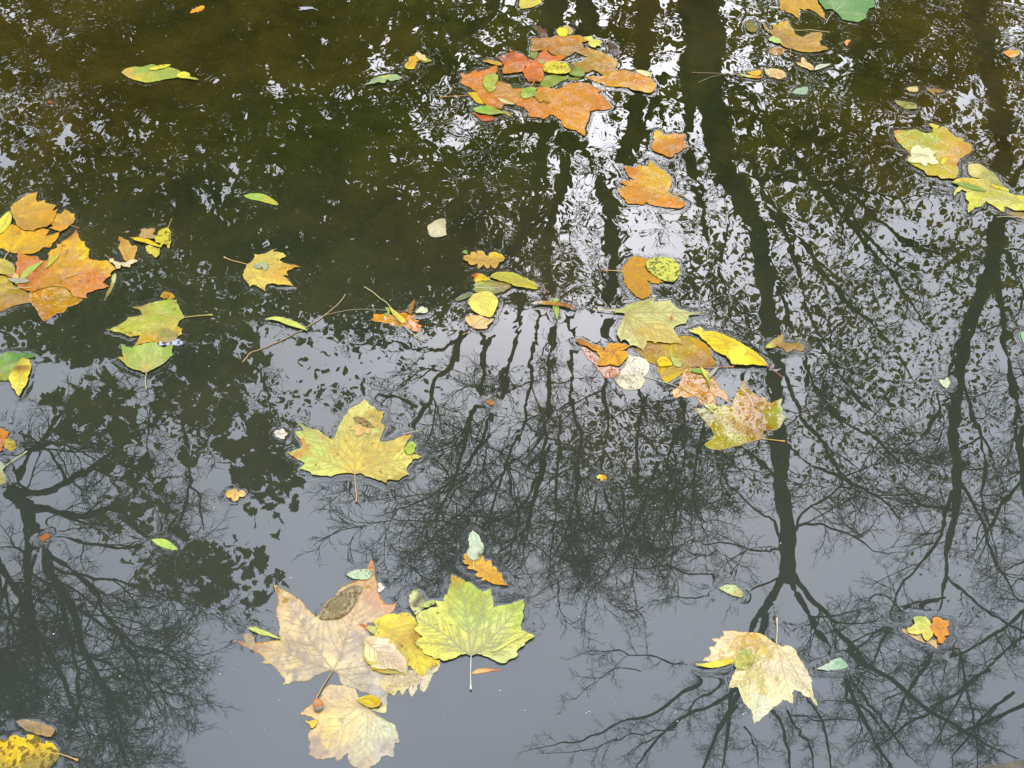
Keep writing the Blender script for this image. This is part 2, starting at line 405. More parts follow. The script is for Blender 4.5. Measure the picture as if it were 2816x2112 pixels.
# plank edge of the near bank: only its corner shows, bottom right
def plank_edge():
    z = 0.075
    def at(u, v):
        d = ray(u, v); t = (z - CAM_H) / d[2]; return np.array([d[0] * t, d[1] * t])
    a = at(2640, 2117); b = at(2816, 2084)
    dr = (b - a) / np.linalg.norm(b - a); nr = np.array([dr[1], -dr[0]])
    if nr[1] > 0: nr = -nr
    p0 = a - dr * 0.9; p1 = b + dr * 1.6
    n = 60; rows = []
    prof = [(0.0, -0.30), (0.0, -0.004), (0.002, 0.0), (0.08, 0.002), (0.155, 0.0), (0.16, -0.004), (0.16, -0.3)]
    for i in range(n):
        t = i / (n - 1); p = p0 * (1 - t) + p1 * t
        for (o, dz) in prof:
            j = 0.0035 * (fbm(np.array(t * 40.0), np.array(o * 30 + 3.0)) - 0.5)
            q = p + nr * (o + j); rows.append((q[0], q[1], z + dz + j * 0.6))
    k = len(prof); f = []
    for i in range(n - 1):
        for j in range(k - 1): f.append((i * k + j, (i + 1) * k + j, (i + 1) * k + j + 1, i * k + j + 1))
    f.append(tuple(range(k))); f.append(tuple((n - 1) * k + j for j in reversed(range(k))))
    m = simple_mat('weathered_plank', (0.040, 0.030, 0.013), 0.85, 70.0, 0.5, 0.7, 0.004)
    o = mesh_obj('bank_edging', rows, f, m, smooth=False)
    tag(o, 'mossy brown plank edging of the pond at the bottom right corner', 'edging')
plank_edge()
# ------------------------------------------------------------------ leaf builder
def inside(poly, q):
    x, y = q[:, 0], q[:, 1]; r = np.zeros(len(q), bool)
    px, py = poly[:, 0], poly[:, 1]; n = len(poly); j = n - 1
    for i in range(n):
        c = ((py[i] > y) != (py[j] > y)) & (x < (px[j] - px[i]) * (y - py[i]) / (py[j] - py[i] + 1e-15) + px[i])
        r ^= c; j = i
    return r
def seg_dist(poly, q, closed=True):
    a = poly; b = np.roll(poly, -1, 0)
    if not closed: a = poly[:-1]; b = poly[1:]
    d = b - a; L = (d ** 2).sum(1) + 1e-16
    best = np.full(len(q), 1e9)
    for i in range(len(a)):
        w = q - a[i]; t = np.clip((w @ d[i]) / L[i], 0, 1)
        best = np.minimum(best, np.hypot(*(w - t[:, None] * d[i]).T))
    return best
_leafn = [0]
BORDERS = []
def LF(name, label, view, outline, c='', v='', vc=None, s='', sc='C8A868', sr=0.9, knob=None, z=1.0, amp=None, wet=0,
       smooth=False, spots=None, edge=None, teeth=0.0, tilt=(0, 0), side=True, group=None, cat='leaf', curl=0.0, mot=0.16, parent=None):
    _leafn[0] += 1; seed = _leafn[0] * 7.31
    rs = np.random.RandomState(_leafn[0])
    P0 = pts(view, outline)
    cen = P0.mean(0)
    loc = P0 - cen
    size = max(np.ptp(loc[:, 0]), np.ptp(loc[:, 1]))
    if smooth:
        loc = smooth_path(np.vstack([loc, loc[:1]]), 5)[:-1]
    # resample the border, roughen it a little
    sp = max(0.0011, size / 110.0)
    out = []
    n = len(loc)
    for i in range(n):
        a, b = loc[i], loc[(i + 1) % n]; L = np.linalg.norm(b - a)
        k = max(1, int(round(L / (sp * 1.2)))); nr = np.array([b[1] - a[1], a[0] - b[0]]) / (L + 1e-12)
        for j in range(k):
            t = j / k; p = a * (1 - t) + b * t
            w = math.sin(math.pi * t)
            off = (fbm(np.array(p[0] * 260 + seed), np.array(p[1] * 260)) - 0.5) * 0.0028 * w * (0.6 if smooth else 1.0)
            if not smooth: off = off - w * min(L * 0.055, 0.0014)
            if teeth: off = off + teeth * ((len(out) * 0.5) % 1.0 - 0.25)
            out.append(p + nr * off)
    B = np.array(out)
    area = 0.5 * np.sum(B[:, 0] * np.roll(B[:, 1], -1) - np.roll(B[:, 0], -1) * B[:, 1])
    if area < 0: B = B[::-1]
    mn, mx = B.min(0), B.max(0)
    gx, gy = np.meshgrid(np.arange(mn[0], mx[0], sp), np.arange(mn[1], mx[1], sp * 0.87))
    gx[::2] += sp * 0.5
    G = np.stack([gx.ravel(), gy.ravel()], -1) + rs.uniform(-1, 1, (gx.size, 2)) * sp * 0.12
    G = G[inside(B, G)]
    if len(G): G = G[seg_dist(B, G) > sp * 0.55]
    allp = np.vstack([B, G]) * 1000.0
    co, _, fa, *_r = delaunay_2d_cdt([Vector(p) for p in allp], [], [list(range(len(B)))], 1, 1e-6)
    q = np.array([[p.x, p.y] for p in co]) / 1000.0
    fa = np.array([f for f in fa if len(f) == 3], dtype=np.int32)
    tri = q[fa]; cr = (tri[:, 1, 0] - tri[:, 0, 0]) * (tri[:, 2, 1] - tri[:, 0, 1]) - (tri[:, 1, 1] - tri[:, 0, 1]) * (tri[:, 2, 0] - tri[:, 0, 0])
    fa[cr < 0] = fa[cr < 0][:, ::-1]
    if z > 1.0: z = 1.0 + (z - 1.0) * 0.62
    if amp is None: amp = 1.6 if z == 1.0 else 0.7
    fold = 0.0
    if wet < 3 and z > 0.9 and size > 0.03: fold = rs.uniform(0.3, 2.2) * (1.0 if z < 3 else 0.6)
    if z < 0: fold = 0.0; z, amp, wet = 0.45 + 0.03 * min(-z, 4), 0.25, 3          # awash: lies in the surface film
    if wet != 3: BORDERS.append(B + cen)
    A = amp / 1000.0
    bx = rs.uniform(0, math.pi); bx = (math.cos(bx), math.sin(bx))
    def height(p):
        hx = fbm(p[:, 0] / max(size, 0.03) * 4.0 + seed, p[:, 1] / max(size, 0.03) * 4.0 + seed * 0.7, 2) - 0.5
        h = z / 1000.0 + A * 1.6 * hx + tilt[0] * p[:, 0] + tilt[1] * p[:, 1]
        if fold: h = h + fold / 1000.0 * ((p[:, 0] * bx[0] + p[:, 1] * bx[1]) / (size * 0.5)) ** 2
        if curl: h = h + curl / 1000.0 * (np.hypot(p[:, 0], p[:, 1]) / (size * 0.5)) ** 2
        return h
    H = height(q)
    de = seg_dist(B, q)
    # colour
    ctl = [t.split(',') for t in c.split(';')]
    if len(ctl) == 1 and ',' not in c: CC = np.tile(albedo(c), (len(q), 1))
    else:
        cp = pts(view, ' '.join(t[0] + ',' + t[1] for t in ctl)) - cen
        cv = np.array([albedo(t[2]) for t in ctl])
        wob = np.stack([fbm(q[:, 0] * 70 + seed, q[:, 1] * 70) - 0.5, fbm(q[:, 0] * 70, q[:, 1] * 70 + seed) - 0.5], -1) * 0.25 * size
        d2 = ((q[:, None, :] + wob[:, None, :] - cp[None]) ** 2).sum(-1) + (0.04 * size) ** 2
        w = 1 / d2 ** 1.6; w /= w.sum(1, keepdims=True)
        CC = w @ cv
    m1 = fbm(q[:, 0] * 120 + seed, q[:, 1] * 120 + seed, 4)
    CC = CC * (1 + mot * 2.4 * (m1 - 0.5))[:, None]
    if edge:
        k = np.clip(1 - (de + 0.004 * (m1 - 0.5)) / edge[1], 0, 1)[:, None] ** 1.3 * 0.8
        CC = CC * (1 - k) + albedo(edge[0]) * k
    if spots:
        for (dens, sz, hx, st) in spots:
            f = fbm(q[:, 0] / sz + seed * 3, q[:, 1] / sz + seed, 3)
            th = np.quantile(f, 1 - dens)
            k = np.clip((f - th) / 0.05, 0, 1)[:, None] * st
            CC = CC * (1 - k) + albedo(hx) * k
    if wet == 2: CC = CC * np.array([0.98, 0.94, 0.17])
    if wet == 1: CC = CC * np.array([0.90, 0.97, 0.40])
    if wet == 3:
        g_ = CC.mean(1, keepdims=True); CC = np.clip((g_ + (CC - g_) * 1.18) * np.array([0.95, 0.89, 0.74]), 0.003, 1)
    mat = M_LEAF[wet]
    V = np.column_stack([q, H])
    cat_group = group or 'autumn leaves floating on the pond'
    simple = not (v or s)
    if simple:
        o = mesh_obj(name, V, fa, mat, cols=CC); o.location = (cen[0], cen[1], 0)
        blade = o
    else:
        o = empty(name, (cen[0], cen[1], 0))
        blade = mesh_obj('blade', V, fa, mat, o, cols=CC)
    if parent is not None:
        o.parent = parent; o.location = (cen[0] - parent.location[0], cen[1] - parent.location[1], 0)
    else: tag(o, label, cat, cat_group)
    so = blade.modifiers.new('thickness', 'SOLIDIFY'); so.thickness = 0.00035; so.offset = -1
    if v:
        VV, FF, nv = [], [], 0
        vcol = vc or '9A6A38'
        lines = []
        for pl in v.split('|'):
            a = smooth_path(pts(view, pl) - cen, 8)
            wd = min(0.00095, 0.00026 + size * 0.0038) * (0.65 if wet == 3 else 1.0)
            lines.append((a, wd, wd * 0.25, 1))
            if side:
                L = np.linalg.norm(a[-1] - a[0]); ns = int(min(8, max(3, L / 0.011)))
                for i in range(ns):
                    t = 0.18 + 0.72 * (i + rs.rand() * 0.5) / ns
                    idx = t * (len(a) - 1); i0 = int(idx); p = a[i0] * (1 - idx + i0) + a[min(i0 + 1, len(a) - 1)] * (idx - i0)
                    dr = a[min(i0 + 1, len(a) - 1)] - a[max(i0 - 1, 0)]; dr /= np.linalg.norm(dr) + 1e-9
                    for sg in ((1, -1) if size < .08 else (1, -1)):
                        an = sg * R(38 + rs.rand() * 14); d = np.array([dr[0] * math.cos(an) - dr[1] * math.sin(an), dr[0] * math.sin(an) + dr[1] * math.cos(an)])
                        Ls = L * (0.34 * (1 - t) + 0.10); k = np.linspace(0, 1, 7)
                        bend = -sg * 0.14 * Ls * k ** 2
                        pn = np.array([-d[1], d[0]])
                        pp = p + d * (Ls * k)[:, None] + pn * bend[:, None]
                        ins = inside(B, pp) & (seg_dist(B, pp) > 0.0015)
                        m = int(np.argmin(ins)) if not ins.all() else len(pp)
                        if m >= 3: lines.append((pp[:m], wd * 0.5, wd * 0.12, 2))
        for (a, w0, w1, lv) in lines:
            ok = inside(B, a)
            if lv == 1 and not ok.all():
                a = a[ok]
            if len(a) < 2: continue
            t = np.gradient(a, axis=0); t /= np.linalg.norm(t, axis=1, keepdims=True) + 1e-12
            nr = np.stack([-t[:, 1], t[:, 0]], -1); w = np.linspace(w0, w1, len(a))[:, None]
            hl = height(a)
            l_ = np.column_stack([a + nr * w, hl + 0.00002]); r_ = np.column_stack([a - nr * w, hl + 0.00002]); c_ = np.column_stack([a, hl + w[:, 0] * 0.55 + 0.0001])
            m = len(a); VV.append(np.vstack([l_, c_, r_])); i = np.arange(m - 1) + nv
            FF.append(np.stack([i + m, i + m + 1, i + 1, i], -1)); FF.append(np.stack([i + 2 * m, i + 2 * m + 1, i + m + 1, i + m], -1)); nv += 3 * m
        if lines:
            att = blade.data.color_attributes['Col']; dv = np.full(len(q), 1.0)
            for (a, w0, w1, lv) in lines:
                if len(a) > 1: dv = np.minimum(dv, seg_dist(a[::2] if len(a) > 4 else a, q, closed=False) * (1.0 if lv == 1 else 1.8))
            k = (np.exp(-dv / 0.0010) * (0.22 if wet == 3 else 0.38))[:, None]; c4 = np.ones((len(q), 4), np.float32); c4[:, :3] = CC * (1 - k) + albedo(vcol) * k * 0.9
            c4[:, :3] *= (1 + 0.16 * (np.clip(dv / 0.006, 0, 1) - 0.5))[:, None]
            att.data.foreach_set('color', c4.ravel())
        if VV: mesh_obj('veins', np.vstack(VV), np.vstack(FF), stalk_mat(vcol), o)
    if s:
        a = smooth_path(pts(view, s) - cen, 7); m = len(a)
        zz = np.full(m, max(z, -1.0) / 1000.0 + 0.0006) + 0.0008 * np.sin(np.linspace(0, 3, m))
        rad = np.full(m, sr / 1000.0) * np.linspace(0.8, 1.05, m)
        if knob:
            rad[-3:] *= (1.25, 1.7, 1.9)
        tv, tf = tube(np.column_stack([a, zz]), rad, 8)
        tv2 = list(tv); st = mesh_obj('stalk', tv, tf, stalk_mat(sc), o)
        if knob:
            e = np.array([a[-1, 0], a[-1, 1], zz[-1]]); dr = (a[-1] - a[-2]); dr /= np.linalg.norm(dr) + 1e-9
            th = np.linspace(-1.0, 1.57, 7); pth = np.array([e + np.array([dr[0], dr[1], 0]) * sr / 1000 * 1.9 * math.sin(x) for x in th])
            kv, kf = tube(pth, np.maximum(np.cos(th) * sr / 1000 * 2.05, 0.00002), 8)
            mesh_obj('stalk_base', kv, kf, stalk_mat(knob), st)
    return o

def TW(name, label, view, paths, col, r0, r1, z=1.2, cat='twig', arch=0.0):
    """twig or loose stalk lying on the water: first path the stem, the others side shoots"""
    main = None; VV, FF, nv = [], [], 0; cen = None
    for pl in paths.split('|'):
        a = pts(view, pl)
        if cen is None: cen = a.mean(0)
        a = smooth_path(a - cen, 8); m = len(a)
        j = (np.stack([fbm(np.arange(m) * 0.5 + 3, np.full(m, 1.0)), fbm(np.arange(m) * 0.5, np.full(m, 9.0))], -1) - 0.5) * 0.0022
        a = a + j * np.sin(np.linspace(0, math.pi, m))[:, None]
        zz = z / 1000 + arch / 1000 * np.sin(np.linspace(0, math.pi, m))
        rad = np.linspace(r0, r1, m) / 1000 * (1 + 0.25 * (fbm(np.arange(m) * 0.9, np.full(m, 4.0)) - 0.5))
        tv, tf = tube(np.column_stack([a, np.broadcast_to(zz, (m,))]), rad, 8)
        VV.append(tv); FF.append(tf + nv); nv += len(tv)
    o = mesh_obj(name, np.vstack(VV), np.vstack(FF), stalk_mat(col)); o.location = (cen[0], cen[1], 0)
    return tag(o, label, cat)
# ------------------------------------------------------------------ the trees of the far bank, seen mirrored in the pond
class Wood:
    def __init__(s): s.V, s.F, s.n = [], [], 0
    def add(s, path, rad, n):
        v, f = tube(path, rad, n); s.V.append(v); s.F.append(f + s.n); s.n += len(v)
rt = np.random.RandomState(21)
def unit(v): return v / (np.linalg.norm(v) + 1e-12)
def wander(p, d, L, seg, bend, up):
    """a curved shoot"""
    out = [p]; st = L / seg; cur = unit(d); ax = rt.normal(size=3) * bend
    for i in range(seg):
        ax = ax * 0.75 + rt.normal(size=3) * bend * 0.6
        cur = unit(cur + ax * 0.35 + np.array([0, 0, up]) * 0.08)
        out.append(out[-1] + cur * st)
    return np.array(out)
class Spray:
    """a branching spray of fine twigs, one metre long along +x, made once and set on the limbs many times"""
    def __init__(s):
        P, F, n = [], [], 0
        def put(path, rad, k):
            nonlocal n
            v, f = tube(path, rad, k); P.append(v); F.append(f + n); n += len(v)
        m = wander(np.zeros(3), np.array([1.0, 0, 0]), 1.0, 7, 0.42, 0.0); put(m, np.linspace(.013, .0045, 8), 3)
        def kids(path, cnt, L, r, lv):
            for i in range(cnt):
                t = (0.12 + 0.85 * (i + rt.rand() * .8) / cnt) * (len(path) - 1); k = int(t); p = path[k] + (path[min(k + 1, len(path) - 1)] - path[k]) * (t - k)
                d = unit(path[min(k + 1, len(path) - 1)] - path[max(k - 1, 0)]); nr = rt.normal(size=3); nr = unit(nr - d * nr.dot(d)); an = R(rt.uniform(25, 58))
                q = wander(p, d * math.cos(an) + nr * math.sin(an), L * rt.uniform(.5, 1.1) * (1.15 - .6 * t / len(path)), 4 if lv else 3, 0.5, 0.0)
                put(q, np.linspace(r, r * .5, len(q)), 3)
                if lv: kids(q, 3 + int(rt.rand() * 2.5), L * .5, r * .65, lv - 1)
        kids(m, 9, .48, .0065, 1)
        s.V = np.vstack(P); s.F = np.vstack(F)
SPRAYS = [Spray() for _ in range(9)]
def shoots(W, path, rad, lvl, dens, scale, up=0.6, start=0.15):
    """side shoots along a limb, each carrying fine sprays"""
    L = np.linalg.norm(np.diff(path, axis=0), axis=1); cum = np.concatenate([[0], np.cumsum(L)]); tot = cum[-1]
    cnt = max(1, int(tot * dens))
    for k in range(cnt):
        s = tot * (start + (1 - start) * (k + rt.rand()) / cnt)
        i = max(min(int(np.searchsorted(cum, s)) - 1, len(path) - 2), 0)
        p = path[i] + (path[i + 1] - path[i]) * ((s - cum[i]) / (L[i] + 1e-9)); d = unit(path[i + 1] - path[i]); r = rad[i]
        nrm = rt.normal(size=3); nrm[1] *= 0.7; nrm = unit(nrm - d * nrm.dot(d))
        an = R(rt.uniform(22, 58)); dd = unit(d * math.cos(an) + nrm * math.sin(an))
        ll = scale * rt.uniform(0.5, 1.15) * (1.2 - 0.5 * s / tot)
        if lvl >= 3:
            q = wander(p, dd, ll, 7, 0.40, up); ra = np.linspace(min(r * .55, .008 + .010 * ll), .004, len(q)); W.add(q, ra, 5)
            shoots(W, q, ra, 2, 7.0 / max(scale, .4), scale * .62, up, 0.1)
        else:
            S = SPRAYS[rt.randint(len(SPRAYS))]; x = dd; y = unit(np.cross(x, rt.normal(size=3))); z = np.cross(x, y)
            fat = 0.75 + 0.35 / max(ll, .3)
            W.V.append(p + ll * (S.V @ np.array([x, y, z]))); W.F.append(S.F + W.n); W.n += len(S.V)
def limb(W, spec, Y0, Y1=None, view='Z', tw=None):
    x0, y0, k = VIEWS[view]
    a = np.array([[float(q) for q in t.split(',')] for t in spec.split()])
    if a.shape[1] == 2: raise ValueError(spec)
    a = smooth_path(a, 5)
    m = len(a); Y1 = Y0 if Y1 is None else Y1
    Y = np.linspace(Y0, Y1, m)
    p, dist = mirrored(a[:, 0] / k + x0, a[:, 1] / k + y0, Y)
    rad = np.maximum(a[:, 2] * 0.5 / k / FPX * dist, 0.004)
    if tw:
        rad = rad * ((1.0 if view == 'W4' or a[0, 1] > 1150 else 1.2) if a[:, 2].max() < 18 else 0.9) * np.clip(np.linspace(3.6, 0.3, m), 0.3, 1.0)
        if spec.count(' ') < 7: rad = rad * 0.85
    wg = np.stack([fbm(np.arange(m) * 0.45 + rt.rand() * 90, np.full(m, i * 7.0 + 2)) - 0.5 for i in range(3)], -1)
    p = p + wg * (np.clip(0.10 - rad * 0.5, 0.015, 0.10) * np.sin(np.linspace(0, math.pi, m)) ** 0.5)[:, None] * 2.0
    # knots and small kinks
    rad = rad * (1 + 0.12 * np.sin(np.arange(m) * 1.7 + rt.rand() * 6))
    j = rt.normal(size=(m, 3)) * (rad * 0.12)[:, None]; j[0] = 0
    W.add(p + j, rad, 10 if rad[0] > .05 else 6)
    if tw:
        for (lv, dens, sc, st) in [tw]:
            shoots(W, p, rad, lv, dens, sc, start=st)
    return p
def to_ground(W, p, r):
    """carry a trunk from its highest mirrored point down to the bank"""
    b = p[0]; g = np.array([b[0] * 1.0 + 0.15, b[1] + 0.1, 0.0])
    W.add(np.array([g, g * .66 + b * .34, g * .33 + b * .67, b]), np.array([r * 1.6, r * 1.15, r * 1.05, r]), 12)
# ---- foliage
def crown(name, parent, blobs, n, Y, size, mat, lobed=False, seed=1, clump=0.5, yz=0.0):
    """blobs: (cx, cy, rx, ry, weight) in picture places; leaves hang in depth between Y[0] and Y[1]"""
    rs = np.random.RandomState(seed); bl = np.array(blobs, float); k = S3
    w = bl[:, 4] * bl[:, 2] * bl[:, 3]; w /= w.sum()
    got = []; need = n
    while need > 0:
        i = rs.choice(len(bl), size=need * 3, p=w)
        r = rs.rand(len(i)) ** 0.62; a = rs.rand(len(i)) * 2 * math.pi
        u = bl[i, 0] + bl[i, 2] * r * np.cos(a); v = bl[i, 1] + bl[i, 3] * r * np.sin(a)
        f = fbm(u / 75 + seed * 9, v / 75 + seed * 3, 3); f2 = fbm(u / 22 + seed * 5, v / 22, 2)
        keep = (f * 0.6 + f2 * 0.4) > (0.28 + clump * 0.34 * rs.rand(len(i)) + 0.10 * (r > .8))
        q = np.stack([u, v], -1)[keep][:need]; got.append(q); need -= len(q)
    q = np.vstack(got); m = len(q)
    Yd = rs.uniform(Y[0], Y[1], m)
    p, dist = mirrored(q[:, 0] / k, q[:, 1] / k, Yd)
    ok = p[:, 2] > 0.4; p = p[ok]; m = len(p)
    # frame per leaf
    a = rs.normal(size=(m, 3)); a[:, 2] -= 0.5; a /= np.linalg.norm(a, axis=1, keepdims=True)
    b = rs.normal(size=(m, 3)); b -= a * (a * b).sum(1, keepdims=True); b /= np.linalg.norm(b, axis=1, keepdims=True)
    c = np.cross(a, b); s = size * rs.uniform(0.35, 1.25, m) * (rs.uniform(.75, 1.2, m) if lobed else 1)
    if lobed: sh = [(0, 0, 0), (.20, .02, .02), (.46, .10, .03), (.36, .28, .05), (.62, .42, .0), (.44, .50, .03), (.48, .68, .0), (.26, .66, .05), (.20, .86, .02), (.0, 1.08, -.06),
                    (-.20, .86, .02), (-.26, .66, .05), (-.48, .68, 0), (-.44, .50, .03), (-.62, .42, 0), (-.36, .28, .05), (-.46, .10, .03), (-.20, .02, .02)]
    else: sh = [(0, 0, 0), (.24, .28, .06), (.27, .58, .06), (0, 1.0, -.05), (-.27, .58, .06), (-.24, .28, .06)]
    sh = np.array(sh); K = len(sh)
    V = p[:, None, :] + s[:, None, None] * (b[:, None, :] * sh[None, :, 0:1] + a[:, None, :] * sh[None, :, 1:2] + c[:, None, :] * sh[None, :, 2:3])
    F = np.arange(m * K).reshape(m, K)
    return mesh_obj(name, V.reshape(-1, 3), F, mat, parent, smooth=False)

TREES = 'trees leaning over the pond, mirrored in it'
def tree(label, wood, name='broadleaf_tree'):
    t = empty(name, (0, 0, 0)); tag(t, label, 'tree', TREES)
    mesh_obj('trunk', np.vstack(wood.V), np.vstack(wood.F), M_BARK, t)
    return t

# T1 the big trunk right of centre
W = Wood()
p = limb(W, '1510,-120,92 1515,-40,85 1525,60,74 1530,200,62 1555,350,52 1610,450,46 1645,560,42 1655,650,38 1668,760,35 1675,900,33 1690,1050,32 1705,1170,33 1700,1250,30', 8.0, 8.6)
to_ground(W, p, .2)
F1 = (3, 2.6, 1.0, .1)
limb(W, '1700,1230,24 1660,1310,22 1645,1360,20 1636,1420,18 1600,1500,15 1540,1620,11 1500,1720,8', 8.6, 8.4, tw=(2, 3, .7, .1))
limb(W, '1660,1300,14 1625,1360,13 1618,1400,12 1590,1480,10 1575,1580,9 1560,1680,7', 8.6, 8.9, tw=(2, 3, .6, .2))
limb(W, '1705,1235,16 1740,1320,14 1790,1400,13 1830,1480,11 1880,1580,9 1950,1700,7', 8.6, 8.2, tw=(3, 2.3, .9, .1))
limb(W, '1705,1235,14 1760,1300,12 1820,1370,12 1870,1430,11 1960,1500,10 2060,1570,9 2200,1640,7', 8.6, 8.9, tw=(3, 2.3, .9, .1))
limb(W, '1640,1400,12 1560,1430,11 1500,1480,10 1430,1525,8 1340,1560,6 1240,1600,5 1130,1625,4', 8.5, 8.2, tw=(2, 4, .55, .1))
limb(W, '1610,1480,10 1540,1520,9 1460,1560,8 1400,1620,6 1340,1700,5', 8.5, 8.0, tw=(2, 4, .5, .1))
limb(W, '1670,1380,8 1700,1450,8 1740,1500,8 1780,1580,7 1800,1700,6', 8.6, 8.8, tw=(2, 4, .5, .1))
limb(W, '1640,1440,8 1650,1500,9 1690,1580,8 1710,1690,7', 8.6, 8.8, tw=(2, 4, .5, .1))
limb(W, '1585,1250,5 1500,1235,5 1420,1220,4 1330,1225,3', 8.4, 8.0, tw=(2, 4, .5, .1))
limb(W, '1680,1250,6 1600,1285,5 1500,1290,4 1400,1300,3', 8.6, 8.1, tw=(2, 4, .5, .1))
for s in ('1560,340,24 1600,340,20 1655,430,15 1720,560,12 1765,720,10 1850,860,8 1950,950,5',
          '1650,560,12 1700,640,12 1730,760,11 1790,880,9 1900,960,7 2000,1040,4',
          '1540,230,22 1620,250,16 1700,330,13 1800,420,10 1900,530,8 2000,620,5',
          '1530,140,18 1620,220,13 1700,262,9 1800,262,7 1900,300,5',
          '1660,700,10 1700,820,9 1760,950,8 1850,1050,6 1950,1110,4',
          '1680,950,9 1760,1010,7 1860,1060,6 1960,1130,4',
          '1545,330,18 1585,430,13 1560,560,10 1580,700,9 1600,850,7 1610,980,5',
          '1690,1050,9 1640,1000,7 1600,960,5 1560,930,4',
          '1700,1180,8 1660,1120,6 1600,1080,5 1550,1000,3',
          '1705,1170,8 1750,1100,6 1820,1060,5 1900,1060,3',
          '1700,1150,7 1760,1130,5 1840,1160,4 1920,1200,3',
          '1695,1190,7 1640,1190,5 1560,1170,4 1480,1180,3'):
    limb(W, s, 8.3, 8.3 + rt.uniform(-1.5, 1.2), tw=(3, 1.5, 1.2, .25))
limb(W, '1480,-60,34 1485,100,28 1490,250,24 1505,400,18 1530,520,10', 8.4, 8.6)
for s in ('1190,1410,14 1240,1500,14 1290,1580,12 1310,1700,8', '1200,1430,9 1300,1440,8 1450,1450,7 1560,1440,6', '1430,1200,16 1500,1330,14 1560,1410,13 1640,1520,12 1750,1650,8', '1440,1290,14 1450,1370,13 1560,1440,12 1620,1560,8',
          '1600,1370,9 1700,1330,7 1760,1230,7 1800,1150,6', '1800,1230,9 1830,1330,8 1850,1450,7 1830,1560,6', '1480,1150,10 1600,1050,10 1700,1010,10 1760,960,11', '760,1215,10 650,1190,8 500,1160,7 380,1150,5 250,1190,4',
          '560,1240,6 450,1230,5 330,1330,4 200,1370,3', '950,1260,12 800,1370,11 700,1480,9 560,1560,7 450,1620,5', '700,1490,9 600,1500,8 500,1520,7 330,1580,5 100,1600,4', '980,1390,14 930,1450,12 880,1540,10 840,1650,8', '1010,1480,11 1050,1560,10 1070,1650,8'):
    limb(W, s, 8.5, 8.5 + rt.uniform(-.8, .8), view='W4', tw=(2, 4.5, .55, .1))
t1 = tree('large tree with the thickest trunk, mirrored right of centre', W)

# T2 the group of stems mirrored at the centre
W = Wood()
p = limb(W, '1205,-100,60 1200,0,54 1192,120,50 1180,250,46 1165,400,34 1130,500,24 1080,590,17 1020,720,12', 9.0, 9.5); to_ground(W, p, .15)
p = limb(W, '1272,-100,54 1268,20,48 1262,130,44 1240,250,40 1215,400,34 1190,490,26 1185,600,18 1195,720,16 1188,820,13 1175,960,10 1150,1100,7 1100,1230,5', 9.2, 9.4, tw=(3, 1.6, .9, .45)); to_ground(W, p, .15)
p = limb(W, '1405,-100,48 1400,0,42 1390,120,36 1375,250,32 1350,360,28 1325,450,34 1325,560,30 1315,640,20', 9.6, 9.6); to_ground(W, p, .13)
limb(W, '1250,270,24 1290,380,20 1325,480,20 1320,600,12 1310,720,9', 9.4, 9.7)
limb(W, '1435,160,18 1400,260,15 1360,330,12', 9.4, 9.6)
for s in ('1075,600,16 1055,720,15 1035,830,12 1010,950,9 960,1080,6 900,1160,4',
          '1190,520,18 1160,700,12 1140,850,9 1100,1000,8 1040,1150,6 960,1210,4',
          '1130,560,12 1110,720,12 1090,820,10 1060,900,8 1040,960,6 960,1060,4',
          '1060,620,16 1000,720,20 960,800,17 920,880,14 850,960,8 780,1010,5',
          '1315,640,14 1312,780,10 1308,900,8 1290,1050,6 1275,1200,4',
          '1340,640,12 1380,860,8 1372,1000,7 1400,1130,4',
          '1230,640,10 1240,880,8 1250,1000,6 1220,1150,5 1180,1240,3',
          '1440,640,10 1470,880,9 1445,1000,7 1460,1100,6 1420,1250,3',
          '1500,700,10 1520,900,8 1500,1050,6 1520,1150,4',
          '1190,960,8 1150,1060,7 1080,1120,6 980,1130,5 880,1120,3 780,1110,2',
          '1180,1000,8 1140,1130,6 1060,1200,5 960,1240,3',
          '1240,1000,7 1260,1120,5 1330,1230,3', '1300,950,6 1340,1080,5 1380,1230,3',
          '1060,940,6 1000,1020,5 900,1080,4 800,1120,2', '1210,900,7 1200,1080,5 1190,1260,3',
          '1100,1010,6 1120,1120,5 1090,1260,3', '1420,1000,6 1380,1120,5 1300,1260,3',
          '1130,980,6 1040,1060,5 930,1170,4 850,1240,3', '1250,980,6 1300,1060,5 1350,1160,3'):
    limb(W, s, 9.4, 9.4 + rt.uniform(-1.6, .8), tw=(3, 2.2, 1.4, .3))
for s in ('1170,380,8 1120,420,6 1050,440,4', '1340,400,9 1290,430,7 1240,470,5', '1230,420,8 1270,470,6 1290,560,4', '1350,420,8 1400,440,6 1450,510,4', '1160,420,8 1100,480,6 1040,530,4', '1170,470,8 1130,540,6 1120,610,4',
          '1240,300,9 1280,340,7 1330,360,5', '1210,430,8 1230,500,6 1260,590,4', '1400,200,9 1440,280,7 1450,360,5', '1330,470,8 1370,540,6 1420,580,4', '1130,520,7 1060,600,5 1000,640,4', '1100,250,8 1050,330,6 1030,420,4'):
    limb(W, s, 9.2, 9.2 + rt.uniform(-1.2, .6), tw=(3, 3.0, .8, .05))
for s in ('1180,230,26 1100,300,22 1030,380,16 960,450,10 880,540,6', '1100,-60,24 1050,45,20 980,90,18 905,185,14 860,240,9', '1060,440,14 980,520,10 900,600,7', '1080,560,14 960,560,9 860,580,6 760,580,4'):
    limb(W, s, 9.3, 9.0, tw=(2, 1.5, .8, .3))
for s in ('940,690,8 860,700,9 780,710,9 720,700,6 660,720,4', '1000,735,9 900,760,6 820,740,5 740,755,3', '900,880,7 820,860,5 740,860,3'):
    limb(W, s, 9.3, 8.6, tw=(2, 4, .6, .1))
